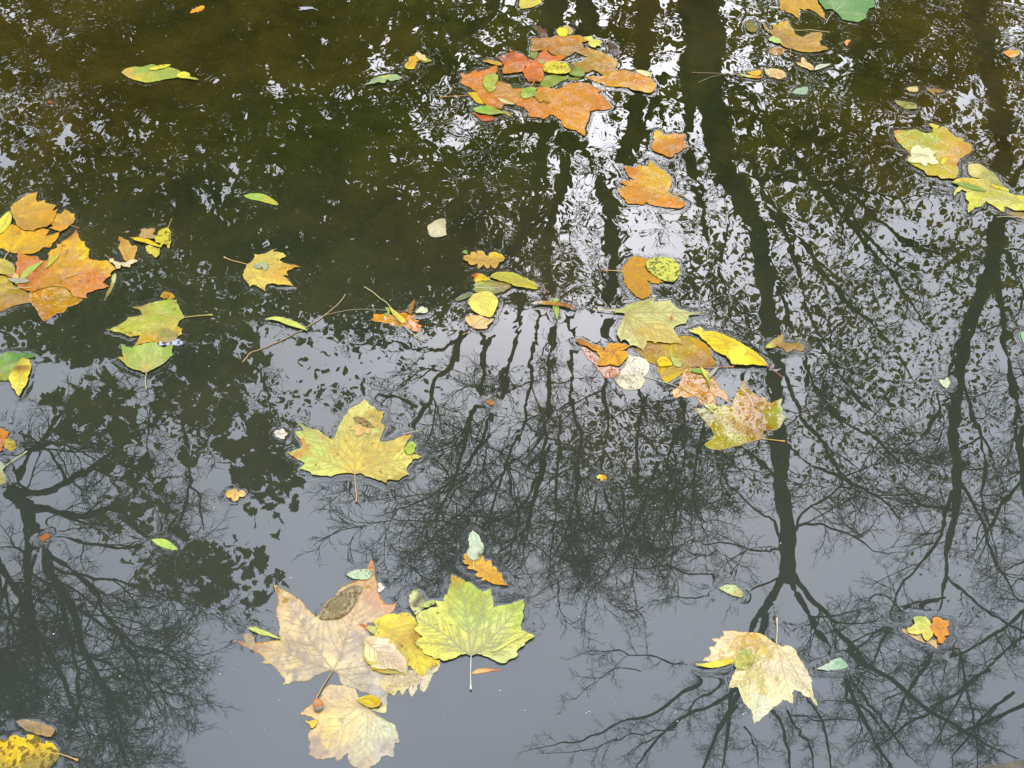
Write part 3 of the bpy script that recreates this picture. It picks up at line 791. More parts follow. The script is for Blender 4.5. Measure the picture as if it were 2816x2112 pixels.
t2 = tree('clump of slender straight stems mirrored at the centre', W)

# T3 the trunk mirrored near the right edge
W = Wood()
p = limb(W, '2105,-120,54 2118,-20,50 2128,60,46 2145,200,42 2160,320,40 2156,450,36 2148,560,33 2110,680,29 2080,770,26 2062,880,24 2065,1000,22 2060,1100,21 2042,1220,18 2030,1320,12', 8.0, 8.4, tw=(2, .6, .7, .5)); to_ground(W, p, .13)
for s in ('2148,560,14 2170,700,12 2190,850,11 2212,1000,9 2240,1150,7', '2065,1000,9 2100,1080,7 2140,1200,6 2200,1300,4', '2040,1290,9 1960,1310,8 1900,1390,6 1850,1480,4',
          '2055,1100,8 1990,1090,6 1940,1040,4', '2040,1240,7 2100,1300,7 2180,1350,5 2260,1420,4', '2060,1060,8 2010,1180,6 1930,1280,4 1900,1380,3',
          '2030,1320,10 2020,1400,9 1960,1500,7 1920,1600,5', '2040,1330,9 2070,1420,7 2100,1540,6 2110,1660,4', '2140,1450,8 2060,1500,7 1980,1560,6 1880,1620,4',
          '2080,820,9 2120,960,8 2130,1100,6 2160,1220,4', '2150,440,14 2190,380,12 2240,330,10', '2090,720,8 2030,850,6 1990,960,4', '2150,520,10 2200,600,8 2240,700,6', '1960,1330,6 1900,1290,5 1860,1300,3', '2190,1500,7 2120,1560,6 2050,1640,5'):
    limb(W, s, 8.3, 8.3 + rt.uniform(-1.2, 1.0), tw=(3, 2.3, .8, .1))
t3 = tree('tall leaning tree mirrored near the right edge', W)

# T4 the spreading tree mirrored at the lower left
W = Wood()
p = limb(W, '-420,760,60 -250,860,48 -90,960,40 0,1045,32 60,1120,28 100,1200,23 150,1300,17 200,1420,13 260,1540,9 300,1660,6', 5.6, 6.2, tw=(3, 2.2, .8, .4))
W.add(np.array([[p[0][0] - 1.2, p[0][1] + .3, 0.0], [p[0][0] - .8, p[0][1] + .2, p[0][2] * .5], p[0]]), np.array([.24, .18, .15]), 12)
for s in ('10,1050,16 120,1062,14 220,1000,10 330,910,8 400,840,5', '40,1090,14 150,1110,12 240,1105,10 330,1165,8 420,1230,5', '60,1140,14 70,1300,12 80,1450,9 110,1620,6', '100,1190,12 200,1270,10 260,1380,8 330,1500,5 380,1580,3',
          '-20,1000,12 100,965,10 180,955,6 260,930,4', '-40,1150,16 60,1320,13 120,1450,10 200,1600,6', '130,1270,10 160,1400,9 170,1520,7 150,1650,5', '80,1200,10 30,1350,8 10,1500,6 -20,1650,4', '160,1310,9 280,1380,7 380,1420,5 450,1460,3',
          '110,1220,9 210,1240,7 330,1270,5 430,1330,3', '30,1060,10 90,940,8 150,880,5', '200,1420,8 300,1470,6 400,1500,4', '60,1120,9 180,1180,7 300,1190,5 400,1180,3', '20,1250,9 -10,1400,7 40,1560,5', '230,1480,7 250,1580,5 290,1680,4', '-60,1300,12 20,1450,9 80,1600,6'):
    limb(W, s, 6.0, 6.0 + rt.uniform(-.7, 1.2), tw=(3, 2.9, 1.05, .08))
for s in ('395,800,7 402,900,8 402,1000,7 392,1100,6 350,1210,4', '400,1010,6 425,1080,5 440,1150,4', '500,840,7 540,920,7 570,1000,5 600,1060,3', '480,900,5 430,960,5 395,1000,4', '60,640,8 190,700,7 200,790,4', '620,640,5 560,700,5 560,790,6 590,900,5 620,1000,3'):
    limb(W, s, 6.2, 6.6, tw=(2, 4, .4, .1))
t4 = tree('spreading tree with dense fine twigs, mirrored at the lower left', W)

# T5 dense leafy trees mirrored along the top left
W = Wood()
p = limb(W, '405,-100,30 405,60,24 408,200,20 410,400,14 405,560,10', 11, 11); to_ground(W, p, .12)
for s in ('480,-60,16 500,60,14 530,150,13 560,280,11 575,400,9 600,520,6', '380,200,12 340,300,10 290,400,8 240,500,6', '410,250,10 460,380,9 470,520,6', '560,300,9 640,420,8 690,520,6', '0,280,10 100,230,8 220,200,5', '200,-60,10 130,60,8 60,140,5', '410,420,7 360,520,6 330,600,4', '880,-60,12 820,60,9 740,180,7 700,300,4'):
    limb(W, s, 10.8, 10.2, tw=(2, 1.2, .8, .2))
t5 = tree('dense dark-leaved tree mirrored along the top left', W)
W = Wood()
p = limb(W, '1770,-80,26 1790,60,20 1850,130,16 1950,210,13 2010,290,10 2080,380,7', 10.5, 10); to_ground(W, p, .12)
for s in ('1700,270,9 1780,325,10 1830,330,7', '1830,110,9 1930,100,8 2040,60,6', '1900,170,9 1990,160,7 2080,140,5', '1640,260,9 1760,300,8 1880,300,6 2010,330,4', '1600,380,8 1750,390,7 1900,430,6 2050,420,4', '1800,400,10 1900,470,9 2010,540,7 2110,590,5', '1750,380,9 1850,500,9 1950,620,7 2010,720,4', '1700,480,8 1800,620,8 1900,720,6 1980,840,4', '1660,420,8 1760,560,7 1860,640,5'):
    limb(W, s, 10.2, 9.8, tw=(3, 1.3, .9, .1))
t6 = tree('leafy tree with crooked limbs mirrored along the top right', W)
# the leaning crown stems behind the right-hand twigs
W = Wood()
for i, s in enumerate(('2260,700,16 2225,850,13 2200,1000,11 2230,1200,8 2200,1400,6', '2300,1250,12 2200,1330,9 2100,1400,7 1990,1450,5', '2290,1500,10 2180,1540,8 2040,1600,6', '2270,1000,9 2180,1080,7 2110,1180,5', '2280,1350,8 2180,1400,6 2080,1500,5 2000,1620,4')):
    p = limb(W, s, 9.5, 9.2, tw=(3, 2.2, .9, .1))
    if i == 0: to_ground(W, p, .1)
t7 = tree('thin tree standing beyond the right edge of the pool', W)

# crowns
crown('crown', t5, [(300, 250, 540, 440, 1), (700, 300, 520, 440, 1), (950, 60, 260, 180, .8), (60, 500, 260, 220, .7), (880, 480, 320, 250, 1.2), (500, 540, 500, 160, 1), (420, 60, 460, 160, 1.2), (760, 560, 320, 120, 1)], 52000, (10.5, 15.5), .15, M_FOL, seed=2, clump=.25)
crown('crown', t2, [(1330, 250, 360, 330, .38), (1250, 610, 380, 75, 1.3), (1000, 590, 300, 110, 1.1), (1540, 660, 250, 140, .8), (1420, 60, 160, 200, .9), (1560, 420, 140, 200, .5), (1280, 60, 200, 120, .6), (1600, 20, 110, 90, 1.0)], 8500, (9.8, 13.5), .11, M_FOL, seed=4, clump=.9)
crown('crown', t6, [(1900, 200, 360, 290, 1), (2120, 420, 220, 240, .5), (1720, 300, 200, 340, .7), (1980, 60, 300, 170, 1.1)], 15000, (10, 15), .12, M_FOL2, seed=5, clump=.55)
crown('crown', t1, [(1850, 780, 300, 240, .9), (1950, 560, 260, 170, .6), (1480, 980, 260, 130, 1.2), (1780, 1000, 200, 110, .9), (1300, 950, 160, 110, .8), (1620, 800, 240, 140, .5)], 5800, (8.5, 11.5), .085, M_FOL2, seed=6, clump=.95)
crown('crown', t3, [(2080, 1000, 140, 350, .25), (2150, 640, 120, 200, .5), (1980, 860, 160, 160, .5)], 1500, (8, 10), .07, M_FOL2, seed=7, clump=.9)
crown('crown', t4, [(430, 820, 100, 110, 1), (200, 900, 110, 80, .9), (560, 940, 110, 70, 1.1), (580, 1020, 80, 70, .9), (420, 1230, 150, 80, 1.2), (300, 1120, 110, 60, .5), (560, 1300, 90, 60, .5), (480, 760, 90, 60, .8), (180, 730, 200, 60, .8), (330, 690, 200, 60, .9), (600, 1100, 60, 60, .3), (300, 1000, 120, 60, .4)], 1500, (4.6, 5.8), .115, M_FOL, lobed=True, seed=8, clump=.8)
crown('crown', t4, [(200, 700, 260, 90, 1), (600, 640, 220, 60, 1), (430, 850, 120, 140, .8), (760, 700, 180, 60, .35), (800, 830, 170, 120, .18), (560, 880, 120, 80, .5)], 3000, (6, 7.5), .075, M_FOL, seed=9, clump=.8)
# understorey on the far bank: below what the pond mirrors into the photograph, but part of the place
def shrub(i, x, y, w, h, label):
    rs = np.random.RandomState(100 + i); t = empty('shrub', (x, y, 0.4)); tag(t, label, 'shrub', 'shrubs along the far bank')
    Ws = Wood()
    for k in range(9):
        a = rs.uniform(0, 6.28); e = np.array([math.cos(a) * w * .6, math.sin(a) * .8, h * rs.uniform(.6, .9)])
        Ws.add(smooth_path(np.array([[0, 0, -.4], e * .4 + rs.normal(size=3) * .1, e]), 4), .02, 5)
    mesh_obj('stems', np.vstack(Ws.V), np.vstack(Ws.F), M_BARK, t)
    m = int(2600 * w * h / 6); lob = rs.normal(size=(9, 3)) * np.array([w * .36, .5, h * .22]) + np.array([0, 0, h * .5])
    p = lob[rs.randint(9, size=m)] + rs.normal(size=(m, 3)) * np.array([w * .17, .32, h * .15]); p[:, 2] = np.clip(p[:, 2], -.3, h)
    a = rs.normal(size=(m, 3)); a /= np.linalg.norm(a, axis=1, keepdims=True)
    b = rs.normal(size=(m, 3)); b -= a * (a * b).sum(1, keepdims=True); b /= np.linalg.norm(b, axis=1, keepdims=True); c = np.cross(a, b)
    sh = np.array([(0, 0, 0), (.24, .28, .06), (.27, .58, .06), (0, 1.0, -.05), (-.27, .58, .06), (-.24, .28, .06)]); s = rs.uniform(.08, .17, m)
    V = p[:, None, :] + s[:, None, None] * (b[:, None, :] * sh[None, :, 0:1] + a[:, None, :] * sh[None, :, 1:2] + c[:, None, :] * sh[None, :, 2:3])
    mesh_obj('foliage', V.reshape(-1, 3), np.arange(m * 6).reshape(m, 6), (M_FOL, M_FOL2)[i % 2], t, smooth=False)
for i, (x, y, w, h, lb) in enumerate([(-10, 10.5, 4.2, 3.6, 'leftmost'), (-7, 11.2, 3.8, 4.2, 'second from the left'), (-4.4, 10.6, 3.2, 3.4, 'third from the left'), (-2.0, 11.6, 3.4, 4.4, 'fourth from the left'),
                                  (0.6, 12.2, 3.2, 3.8, 'middle'), (3.0, 12.4, 3.2, 4.4, 'fourth from the right'), (5.4, 11.4, 3.4, 3.8, 'third from the right'), (8.0, 11.0, 3.8, 4.2, 'second from the right'), (11, 10.6, 4.4, 3.6, 'rightmost')]):
    shrub(i, x, y, w, h, lb + ' shrub of the row on the far bank')
# ------------------------------------------------------------------ the leaves, traced where they float
PL = dict(group='plane and maple leaves on the pond', cat='leaf')
DK = '6A4A28'
# --- left cluster
LF('plane_leaf', 'tan-orange plane leaf at the top of the left cluster, above the yellow-orange leaf', 'A',
   '362,110 280,125 215,165 140,215 105,250 105,290 125,340 160,420 200,455 240,470 300,475 330,475 350,455 400,445 450,440 480,420 515,385 535,330 555,265 500,290 540,235 500,220 435,205 432,182 395,190 362,200 350,180 355,150',
   '300,300,DAA050;140,230,D8A058;500,240,D09A50;250,450,C88C48;450,420,C88838;530,300,D08830', v='130,330 200,250 345,150|130,330 300,290 520,240|130,330 280,390 460,425|130,330 230,410 310,470', vc='A06A28', z=3.6, wet=0, **PL)
LF('plane_leaf', 'small tan-orange leaf with a short brown stalk at the right of the left cluster', 'A',
   '622,268 600,300 578,318 540,310 535,335 510,365 470,350 490,410 510,430 470,445 505,460 575,490 640,455 670,425 700,400 720,360 715,312 690,312 660,290',
   '600,370,DDA055;520,440,D08848;700,340,D8A850', v='675,425 620,370 545,320|675,425 650,350 622,280|675,425 580,410 500,400|675,425 700,370 715,320', vc='A06030', s='675,425 710,438 760,455', sc='A05030', sr=0.8, z=2.8, **PL)
LF('plane_leaf', 'broad yellow-orange leaf below the tan one, running off the left edge', 'A',
   '-60,520 20,500 60,450 110,410 150,420 200,465 250,480 330,480 400,450 470,465 430,520 490,510 570,485 545,545 500,590 480,630 420,625 330,685 250,690 180,685 90,670 30,640 -60,620',
   '300,580,E2A41C;450,480,D08C28;100,600,E8B020;200,430,E0A020;480,560,D89828', v='90,670 250,620 540,500|90,670 130,560 120,430|90,670 300,650 470,620', vc='B07818', s='92,670 65,710 42,748', sc='C0A860', spots=[(0.06, .012, 'A86818', .7)], z=2.2, **PL)
LF('oval_leaf', 'yellow oval leaf with a green rim on the left edge above the left cluster', 'A', '-40,530 -20,400 20,350 60,310 95,292 115,320 118,370 100,420 60,465 20,500',
   'F0E030', smooth=True, edge=('A0C030', .0035), v='100,300 50,400 -10,500', vc='C8B020', side=False, z=5, spots=[(0.04, .006, '806020', .8)])
LF('maple_leaf', 'big orange leaf with a golden upper lobe in the middle of the left cluster', 'A',
   '735,450 690,510 590,575 580,600 540,590 545,635 490,655 460,690 465,740 440,760 380,750 360,715 300,715 235,700 175,650 165,720 175,760 150,780 160,850 140,880 60,905 140,960 180,1020 250,1040 310,1060 400,1020 560,1000 640,1020 690,1080 720,1100 780,1110 830,1115 830,1065 870,1055 930,1030 1000,1020 1045,1000 980,965 1010,930 1060,905 1050,880 1110,835 1060,790 1030,755 900,750 850,740 850,690 860,650 815,620 810,575 775,570 750,510',
   '700,600,F0A818;650,750,E0A018;800,650,ECBA10;560,650,E8A00C;300,770,D8702A;250,850,C96020;500,860,D98A20;800,950,E07820;1000,830,F0B018;900,1000,E0701C;500,980,C07840;720,1060,E08030;735,480,C86818;200,900,C05A20;600,800,B87820;380,950,C06A38;900,900,D06418',
   v='600,930 680,700 733,470|600,930 850,860 1100,835|600,930 720,1010 825,1105|600,930 400,850 180,690|600,930 820,980 1030,1000', vc='C87818', s='600,930 680,905 760,875', sc='D8C080', sr=0.8, z=2.4, wet=1, spots=[(0.07, .008, '903A10', .7)], **PL)
LF('maple_leaf', 'sodden brown leaf under the big orange leaf, its lobe pointing down', 'A',
   '300,1160 290,1120 280,1060 330,1000 400,950 440,960 540,940 600,1000 650,1040 700,1085 790,1115 740,1160 640,1190 610,1240 540,1250 480,1290 430,1325 395,1300 360,1230 330,1190',
   '500,1150,B88458;430,1290,B87838;600,1100,C09A78;330,1010,C08038;700,1120,B08040', v='300,1150 420,1220 425,1310|300,1150 500,1100 780,1115', vc='A87040', s='300,1150 230,1160 160,1172', sc='C08850', sr=0.7, z=-1.2, wet=1, spots=[(0.2, .007, 'D8B898', .5)], **PL)
LF('plane_leaf', 'tan-brown curled leaf running off the left edge below the orange leaf', 'A',
   '-60,890 0,895 60,905 130,990 180,1010 260,1060 290,1140 200,1160 130,1180 60,1210 0,1240 -60,1250', '120,1080,B8863C;20,1000,C8A048;60,1160,B07050;220,1090,B07830', v='-50,1100 100,1080 280,1100|-50,1000 40,980 100,960', vc='9A6A38', z=0.8, wet=1, **PL)
LF('plane_leaf', 'pale khaki leaf on the left edge beside the orange leaf', 'A', '-60,735 0,738 50,750 95,775 130,800 150,860 140,890 60,895 0,880 -60,870', '50,820,C8B050;120,870,B8A048', v='-50,810 50,820 140,860', vc='A89040', z=4.6)
LF('willow_leaf', 'lime willow leaf lying across the orange leaf, the longer of the two on it', 'A', '415,772 340,795 270,830 220,880 190,930 155,995 200,960 250,925 310,870 370,820', '300,850,B0C420;180,960,C0C828', smooth=True, v='412,775 280,860 160,990', vc='D0D860', side=False, z=5.2, amp=1.5)
LF('willow_leaf', 'short lime willow leaf on the golden lobe of the orange leaf', 'A', '575,695 520,715 475,760 455,800 437,835 480,810 530,760 560,725', 'C8B81C', smooth=True, z=5.0, amp=1.2, v='573,697 500,770 440,833', vc='D8D860', side=False)
LF('willow_leaf', 'grey-green willow leaf with a pale midrib beside the tan bud, left cluster', 'A', '82,935 120,930 180,930 250,940 290,962 240,978 180,980 120,965', 'ACAC84', smooth=True, v='82,935 180,953 288,962', vc='D8D8B0', side=False, z=6.4, amp=1.5)
LF('leaf_scrap', 'small tan curled scrap above the grey-green willow leaf', 'A', '120,912 145,890 180,905 190,935 150,945', 'E0BC88', z=7.5, amp=3)
TW('leaf_stalk', 'thin pale stalk lying across the brown part of the left cluster', 'A', '60,1020 150,1030 230,1024 310,1020', 'D8C8A0', 0.5, 0.4, z=4.5)
LF('leaf_scrap', 'upright peach-coloured leaf piece right of the left cluster', 'A', '1135,540 1180,560 1215,568 1235,590 1255,620 1285,612 1310,635 1290,690 1275,740 1260,750 1215,765 1185,750 1165,700 1145,665 1130,625 1150,590', '1200,650,DCA468;1180,740,C89050;1160,560,C88858', v='1225,760 1190,660 1145,550|1210,700 1260,650 1295,635', vc='A87040', z=2.5, amp=2, tilt=(0, .06))
LF('oak_leaf', 'pinkish-white lobed leaf under the upright peach piece', 'A', '1045,735 1080,735 1085,765 1150,780 1200,775 1260,752 1315,770 1280,785 1240,795 1240,820 1200,815 1150,800 1145,835 1115,840 1095,800 1075,780 1045,770', 'EACCAE', s='1045,740 1020,720 1000,703', sc='B87858', sr=0.6, z=3, amp=2.5)
LF('oak_leaf', 'curled mauve-brown oak leaf behind the speckled yellow leaf', 'A', '1320,510 1350,490 1340,460 1370,445 1410,460 1430,440 1470,450 1475,480 1450,500 1490,520 1470,550 1420,560 1370,550 1330,540', 'C29474', edge=('8A5A40', .0015), z=2, amp=4)
LF('birch_leaf', 'speckled yellow leaf with an upright thin stalk, right of the left cluster', 'A', '1600,445 1540,455 1505,480 1500,520 1470,540 1480,580 1530,600 1500,625 1530,640 1560,600 1600,640 1615,640 1635,570 1630,510 1620,470', 'D8C020', s='1600,448 1620,405 1637,362', sc='C0A070', sr=0.5, spots=[(0.28, .0045, '5A5A18', .8)], z=3, amp=4)
LF('birch_leaf', 'crumpled yellow leaf piece just below the speckled one with the stalk', 'A', '1390,620 1430,610 1480,630 1520,640 1515,700 1490,735 1450,700 1400,670', 'DCC42C', spots=[(0.3, .005, 'F0E0B0', .6), (0.15, .004, '6A6018', .8)], z=1.4, amp=2.5)
LF('willow_leaf', 'narrow yellow leaf with brown specks lying over the two crumpled yellow leaves', 'A', '1250,552 1310,545 1380,555 1440,575 1500,605 1530,635 1480,625 1420,608 1350,590 1290,572', 'F0C024', smooth=True, spots=[(0.15, .003, '8A4A10', .8)], z=6, amp=2, s='1252,553 1240,551', sr=0.4)
LF('willow_leaf', 'twisted brown-green sliver at the right tip of the orange leaf', 'A', '1095,870 1105,920 1085,980 1060,1040 1020,1110 990,1140 1010,1080 1050,1000 1065,950 1065,900', '1090,900,D0CC78;1050,1040,A89048;1000,1120,806838', z=1, amp=2.5)
LF('leaf_scrap', 'rust-brown curled fragment above the green and yellow plane leaf', 'A', '1520,1085 1570,1050 1620,1060 1665,1095 1660,1110 1600,1118 1550,1110', 'C48C3C', spots=[(0.3, .004, '7A4A18', .8)], z=1.5, amp=4)
LF('plane_leaf', 'green and yellow plane leaf with a long sharp left lobe and its stalk rightward', 'A',
   '1610,1120 1560,1130 1480,1145 1420,1160 1360,1185 1300,1190 1255,1195 1275,1210 1330,1230 1355,1265 1300,1285 1220,1290 1190,1330 1150,1355 1080,1390 1010,1412 1090,1430 1180,1450 1240,1480 1330,1465 1310,1520 1280,1565 1350,1545 1420,1530 1510,1545 1520,1450 1560,1420 1640,1420 1690,1480 1735,1455 1730,1400 1690,1380 1700,1340 1760,1295 1730,1240 1700,1180 1680,1130 1640,1125',
   '1650,1180,A6C220;1500,1200,C0C850;1400,1350,C8C850;1100,1405,CCBC30;1300,1200,A07848;1450,1480,D89C30;1700,1430,C89030;1600,1280,A4B828;1600,1400,C8B050;1300,1330,C0B858;1340,1530,D09030;1200,1390,BCC040',
   v='1755,1295 1500,1330 1020,1412|1755,1295 1500,1250 1265,1200|1755,1295 1500,1430 1290,1560|1755,1295 1690,1210 1625,1125', vc='C8A030', s='1760,1296 1880,1285 2015,1273', sc='CCA850', sr=0.8, knob='D8C050', z=2.0, wet=1, spots=[(0.06, .01, '8A5A28', .7), (0.10, .012, 'DCD8A8', .5)], **PL)
LF('leaf_scrap', 'grey-brown scrap stuck on the lower edge of the green and yellow plane leaf', 'A', '1515,1440 1540,1410 1600,1408 1660,1440 1690,1495 1650,1525 1580,1540 1510,1535', '1590,1460,A8967C;1560,1520,B89080', wet=1, z=4.2)
LF('plastic_scrap', 'crumpled clear plastic scrap between the two green-yellow leaves on the left', 'A', '1510,1560 1530,1530 1600,1520 1640,1530 1690,1500 1745,1530 1755,1550 1700,1560 1640,1555 1560,1572', 'D0D4DC', spots=[(0.40, .004, '50585C', .9)], wet=0, z=2, amp=5, cat='plastic scrap', group='litter on the pond')
LF('plane_leaf', 'lime-green plane leaf with its stalk pointing down, left side', 'B',
   '1155,165 1200,195 1260,210 1280,185 1340,180 1400,160 1480,150 1510,185 1560,200 1600,185 1635,165 1635,240 1645,270 1600,310 1560,350 1490,390 1430,420 1395,445 1340,420 1250,395 1210,375 1190,350 1165,330 1140,310 1115,290 1180,290 1165,230',
   '1400,280,C0CC48;1260,340,B0CC30;1520,330,CCCC60;1180,220,94BC20;1620,230,94BC28;1390,410,D4B858;1600,290,98B830;1480,190,B8CC58;1140,300,C8A850',
   v='1397,440 1400,300 1440,165|1397,440 1270,330 1160,185|1397,440 1520,310 1630,175|1397,440 1260,360 1125,295|1397,440 1520,350 1640,270', vc='A8A838', s='1396,442 1387,520 1396,600', sc='D8BC88', sr=0.7, z=2.6, **PL)
LF('plane_leaf', 'dark green leaf on the left edge, under the yellow leaf with a brown hole', 'B', '-60,265 30,265 70,240 120,245 180,255 250,250 330,262 335,285 280,300 210,300 130,400 90,500 30,510 -60,500',
   '150,270,5A9030;290,275,4E8428;30,400,94B838;5,430,A8A050;80,300,78A038', v='-40,470 60,350 320,272|-40,470 30,420 100,440', vc='90A850', spots=[(0.08, .008, '8A7030', .7)], wet=1, **PL)
LF('oval_leaf', 'bright yellow oval leaf with a brown hole near its top, on the left edge', 'B', '220,300 285,320 302,380 290,430 270,480 265,530 220,600 188,670 150,610 110,540 88,490 110,430 140,390 180,330',
   '130,500,F2DC38;240,480,F0D038;212,340,C8B040;215,380,7A5028;225,400,8A5828;180,600,F0E048;265,345,E8D040', v='210,420 195,520 188,660', vc='C8A830', z=4, amp=2)
LF('maple_leaf', 'rust-red leaf on the left edge above the pale curled leaf', 'B', '-60,960 10,965 40,990 90,1000 60,1060 40,1120 20,1185 -60,1175', '0,1050,C46430;60,1000,D87838;-30,1150,B85830', wet=1, z=1.8, **PL)
LF('leaf_scrap', 'yellow-brown crumpled piece touching the rust-red leaf on the left edge', 'B', '50,1080 100,1060 150,1110 160,1150 120,1175 60,1165 45,1130', 'BEA044', spots=[(0.3, .004, '7A6020', .7)], z=2.2, amp=4)
LF('oval_leaf', 'pale green-grey curled leaf with a yellow stalk rising to the right, left edge', 'B', '-60,1270 20,1290 50,1340 30,1370 55,1420 60,1480 20,1500 -60,1490', '0,1380,B4B470;40,1450,A8A058;10,1320,A8B490', s='40,1335 150,1260 255,1190', sc='C8C050', sr=0.6, knob='D8D070', z=1.5, amp=3)
# --- middle left
LF('maple_leaf', 'big yellow-green plane leaf with brown-flecked right half, alone left of centre', 'C',
   '1395,145 1360,165 1290,210 1245,235 1230,270 1190,300 1165,360 1140,400 1120,460 1085,520 1040,490 990,460 950,430 890,420 820,390 780,370 735,340 770,385 815,440 780,440 730,440 750,490 790,545 800,575 790,600 720,625 645,645 700,680 760,715 830,750 800,775 770,800 830,815 880,835 895,855 970,865 1075,875 1130,850 1200,840 1265,840 1300,850 1340,830 1400,870 1470,890 1520,910 1600,940 1610,905 1680,910 1720,910 1770,870 1820,855 1790,820 1800,780 1840,740 1850,710 1900,705 1945,685 1900,665 1850,660 1800,665 1775,640 1780,590 1800,530 1830,500 1840,470 1760,480 1700,505 1640,530 1540,540 1560,480 1580,420 1585,380 1555,370 1570,300 1578,255 1520,255 1490,215 1455,205 1425,165',
   '900,600,C8DC50;1000,800,D8DC58;1400,220,E0D870;1400,450,CCCC60;1230,600,E0C468;1300,780,F0CC60;1700,640,E8DC60;1600,850,D8C468;1800,520,D8A868;1540,320,B09460;1500,270,CCA858;860,400,A4B468;1750,760,E8E068;1680,880,B09450;1150,450,C8C060;655,645,D05830;1560,450,A89460;1150,560,D8B868;850,480,CCD858;1560,600,D8B468;930,700,C0DC4C',
   v='1300,845 1308,600 1400,260|1300,845 1130,640 960,470 800,390|1300,845 1060,742 850,660 665,645|1300,845 1420,740 1560,640 1810,500|1300,845 1600,740 1930,688|1300,845 1450,830 1600,920', vc='C89858', s='1300,848 1306,950 1318,1060 1311,1110', sc='D4A060', sr=0.85, knob='B86048', z=2.4, spots=[(0.035, .005, '7A5A28', .75)], **PL)
LF('hawthorn_leaf', 'tiny white lobed leaf on a thin stalk left of the big yellow-green leaf', 'C', '530,455 560,430 590,440 610,415 630,435 640,455 665,465 635,490 630,515 600,510 580,500 550,490 545,470', 'F2E4D4', v='665,465 600,462 540,458', vc='A88868', s='665,465 695,457 725,447', sc='8A6850', sr=0.4, z=2.4, amp=1)
LF('maple_leaf', 'small peach three-lobed leaf alone left of centre, below the big yellow-green leaf', 'C', '70,1045 90,1010 130,995 165,990 195,1020 215,1000 250,1010 265,1040 245,1065 200,1060 190,1095 150,1110 130,1095 130,1070 95,1070', '160,1040,EAB884;240,1030,ECC898;90,1040,DCA468', v='165,995 165,1040 150,1100|165,1000 110,1030|165,1000 240,1035', vc='B88050', s='165,990 160,970 148,958', sc='C08860', sr=0.5, z=2, amp=1.5, side=False, **PL)
LF('leaf_scrap', 'shrivelled dark brown scrap on the top lobe of the big yellow-green leaf', 'C', '1240,290 1290,310 1350,315 1420,345 1470,390 1500,410 1440,410 1400,395 1340,380 1300,340 1270,310', 'A08264', spots=[(0.3, .004, '54402C', .8)], z=5, amp=3)
LF('hawthorn_leaf', 'pinkish small leaf seen under water on the top lobe of the big yellow-green leaf', 'C', '1250,430 1300,390 1350,380 1400,410 1450,430 1440,470 1390,455 1340,490 1290,480 1320,440', 'E0B484', z=3.8, amp=1)
LF('oval_leaf', 'curled lime-green leaf at the right tip of the big yellow-green leaf', 'C', '1820,540 1860,560 1885,575 1870,610 1865,650 1830,670 1800,665 1775,630 1790,590 1810,560', 'B8D024', z=4.5, amp=4, spots=[(0.1, .003, '5A6018', .8)])
TW('leaf_stalk', 'thin tan stalk at the upper right lobe of the big yellow-green leaf', 'C', '1760,478 1830,458 1945,435', 'D0B084', 0.6, 0.4, z=3.6)
LF('oak_leaf', 'tiny rust-red leaf among the branch reflections, lower left', 'W3', '175,660 190,652 215,648 215,665 198,672 190,685 178,675', 'B05434', z=1, amp=.8)
LF('willow_leaf', 'lime-green willow leaf alone at the lower left', 'W3', '655,675 690,670 730,680 768,718 720,712 680,698', 'B4D834', smooth=True, v='655,676 715,695 768,718', vc='D8E870', side=False, z=1.4, amp=1.5)
LF('leaf_scrap', 'tiny reddish scrap among the branch reflections near the centre', 'W3', '2095,72 2105,70 2120,68 2138,88 2120,95 2105,84', 'B06A48')
# --- bottom cluster
LF('plane_leaf', 'largest leaf of the bottom cluster, pink-brown and lying just under water', 'D',
   '530,370 600,410 670,450 740,490 790,530 830,590 880,630 930,680 970,650 1010,570 1060,510 1110,490 1160,410 1230,370 1330,330 1390,260 1430,190 1460,130 1480,200 1490,290 1510,370 1520,430 1540,500 1580,560 1640,560 1690,545 1680,600 1640,650 1560,680 1490,720 1420,740 1400,800 1440,850 1500,870 1560,1000 1560,1100 1600,1200 1620,1300 1600,1450 1600,1560 1540,1500 1440,1420 1320,1370 1180,1320 1150,1250 1120,1200 1050,1190 990,1210 930,1240 860,1285 720,1295 610,1330 640,1290 630,1260 580,1210 560,1180 500,1130 415,1115 450,1090 430,1060 390,1030 330,1000 270,970 175,905 260,930 340,925 440,920 530,905 590,900 580,860 590,780 580,720 555,660 560,580 575,540 570,470',
   '600,430,B08860;650,700,E0B898;750,650,B8A088;900,890,A08C80;1000,800,DCC494;1150,820,CCA890;1460,180,C07850;1450,350,C09060;1500,500,B07868;1640,590,B88074;1400,600,CCA888;700,1050,B09070;850,1000,DCC498;650,1200,C8B080;900,1200,A09080;1250,980,B0A08C;1400,870,A08C90;1300,1120,D0BC9C;1300,1250,B4A48C;1500,1350,ACA090;1580,1500,A09C94;250,940,A06040;780,1080,8C8078;1080,1100,E0CC9C;450,970,C8A878;620,520,B88C60;980,720,D0B898;1500,780,C8A090',
   v='1095,1190 1180,1000 1250,780 1330,540 1455,170|1095,1190 920,965 760,690 560,410|1095,1190 860,1110 600,1010 200,915|1095,1190 1280,1165 1450,1140 1560,1130|1110,1195 1300,1310 1590,1540|920,965 780,930 640,892', vc='B08868', s='1095,1192 1000,1340 925,1480', sc='B88C64', sr=1.0, z=-1.6, amp=0.9, wet=1, mot=.3, spots=[(0.07, .009, '6E645C', .65), (0.14, .013, '9C8878', .5), (0.08, .011, 'E8D4A4', .5)], **PL)
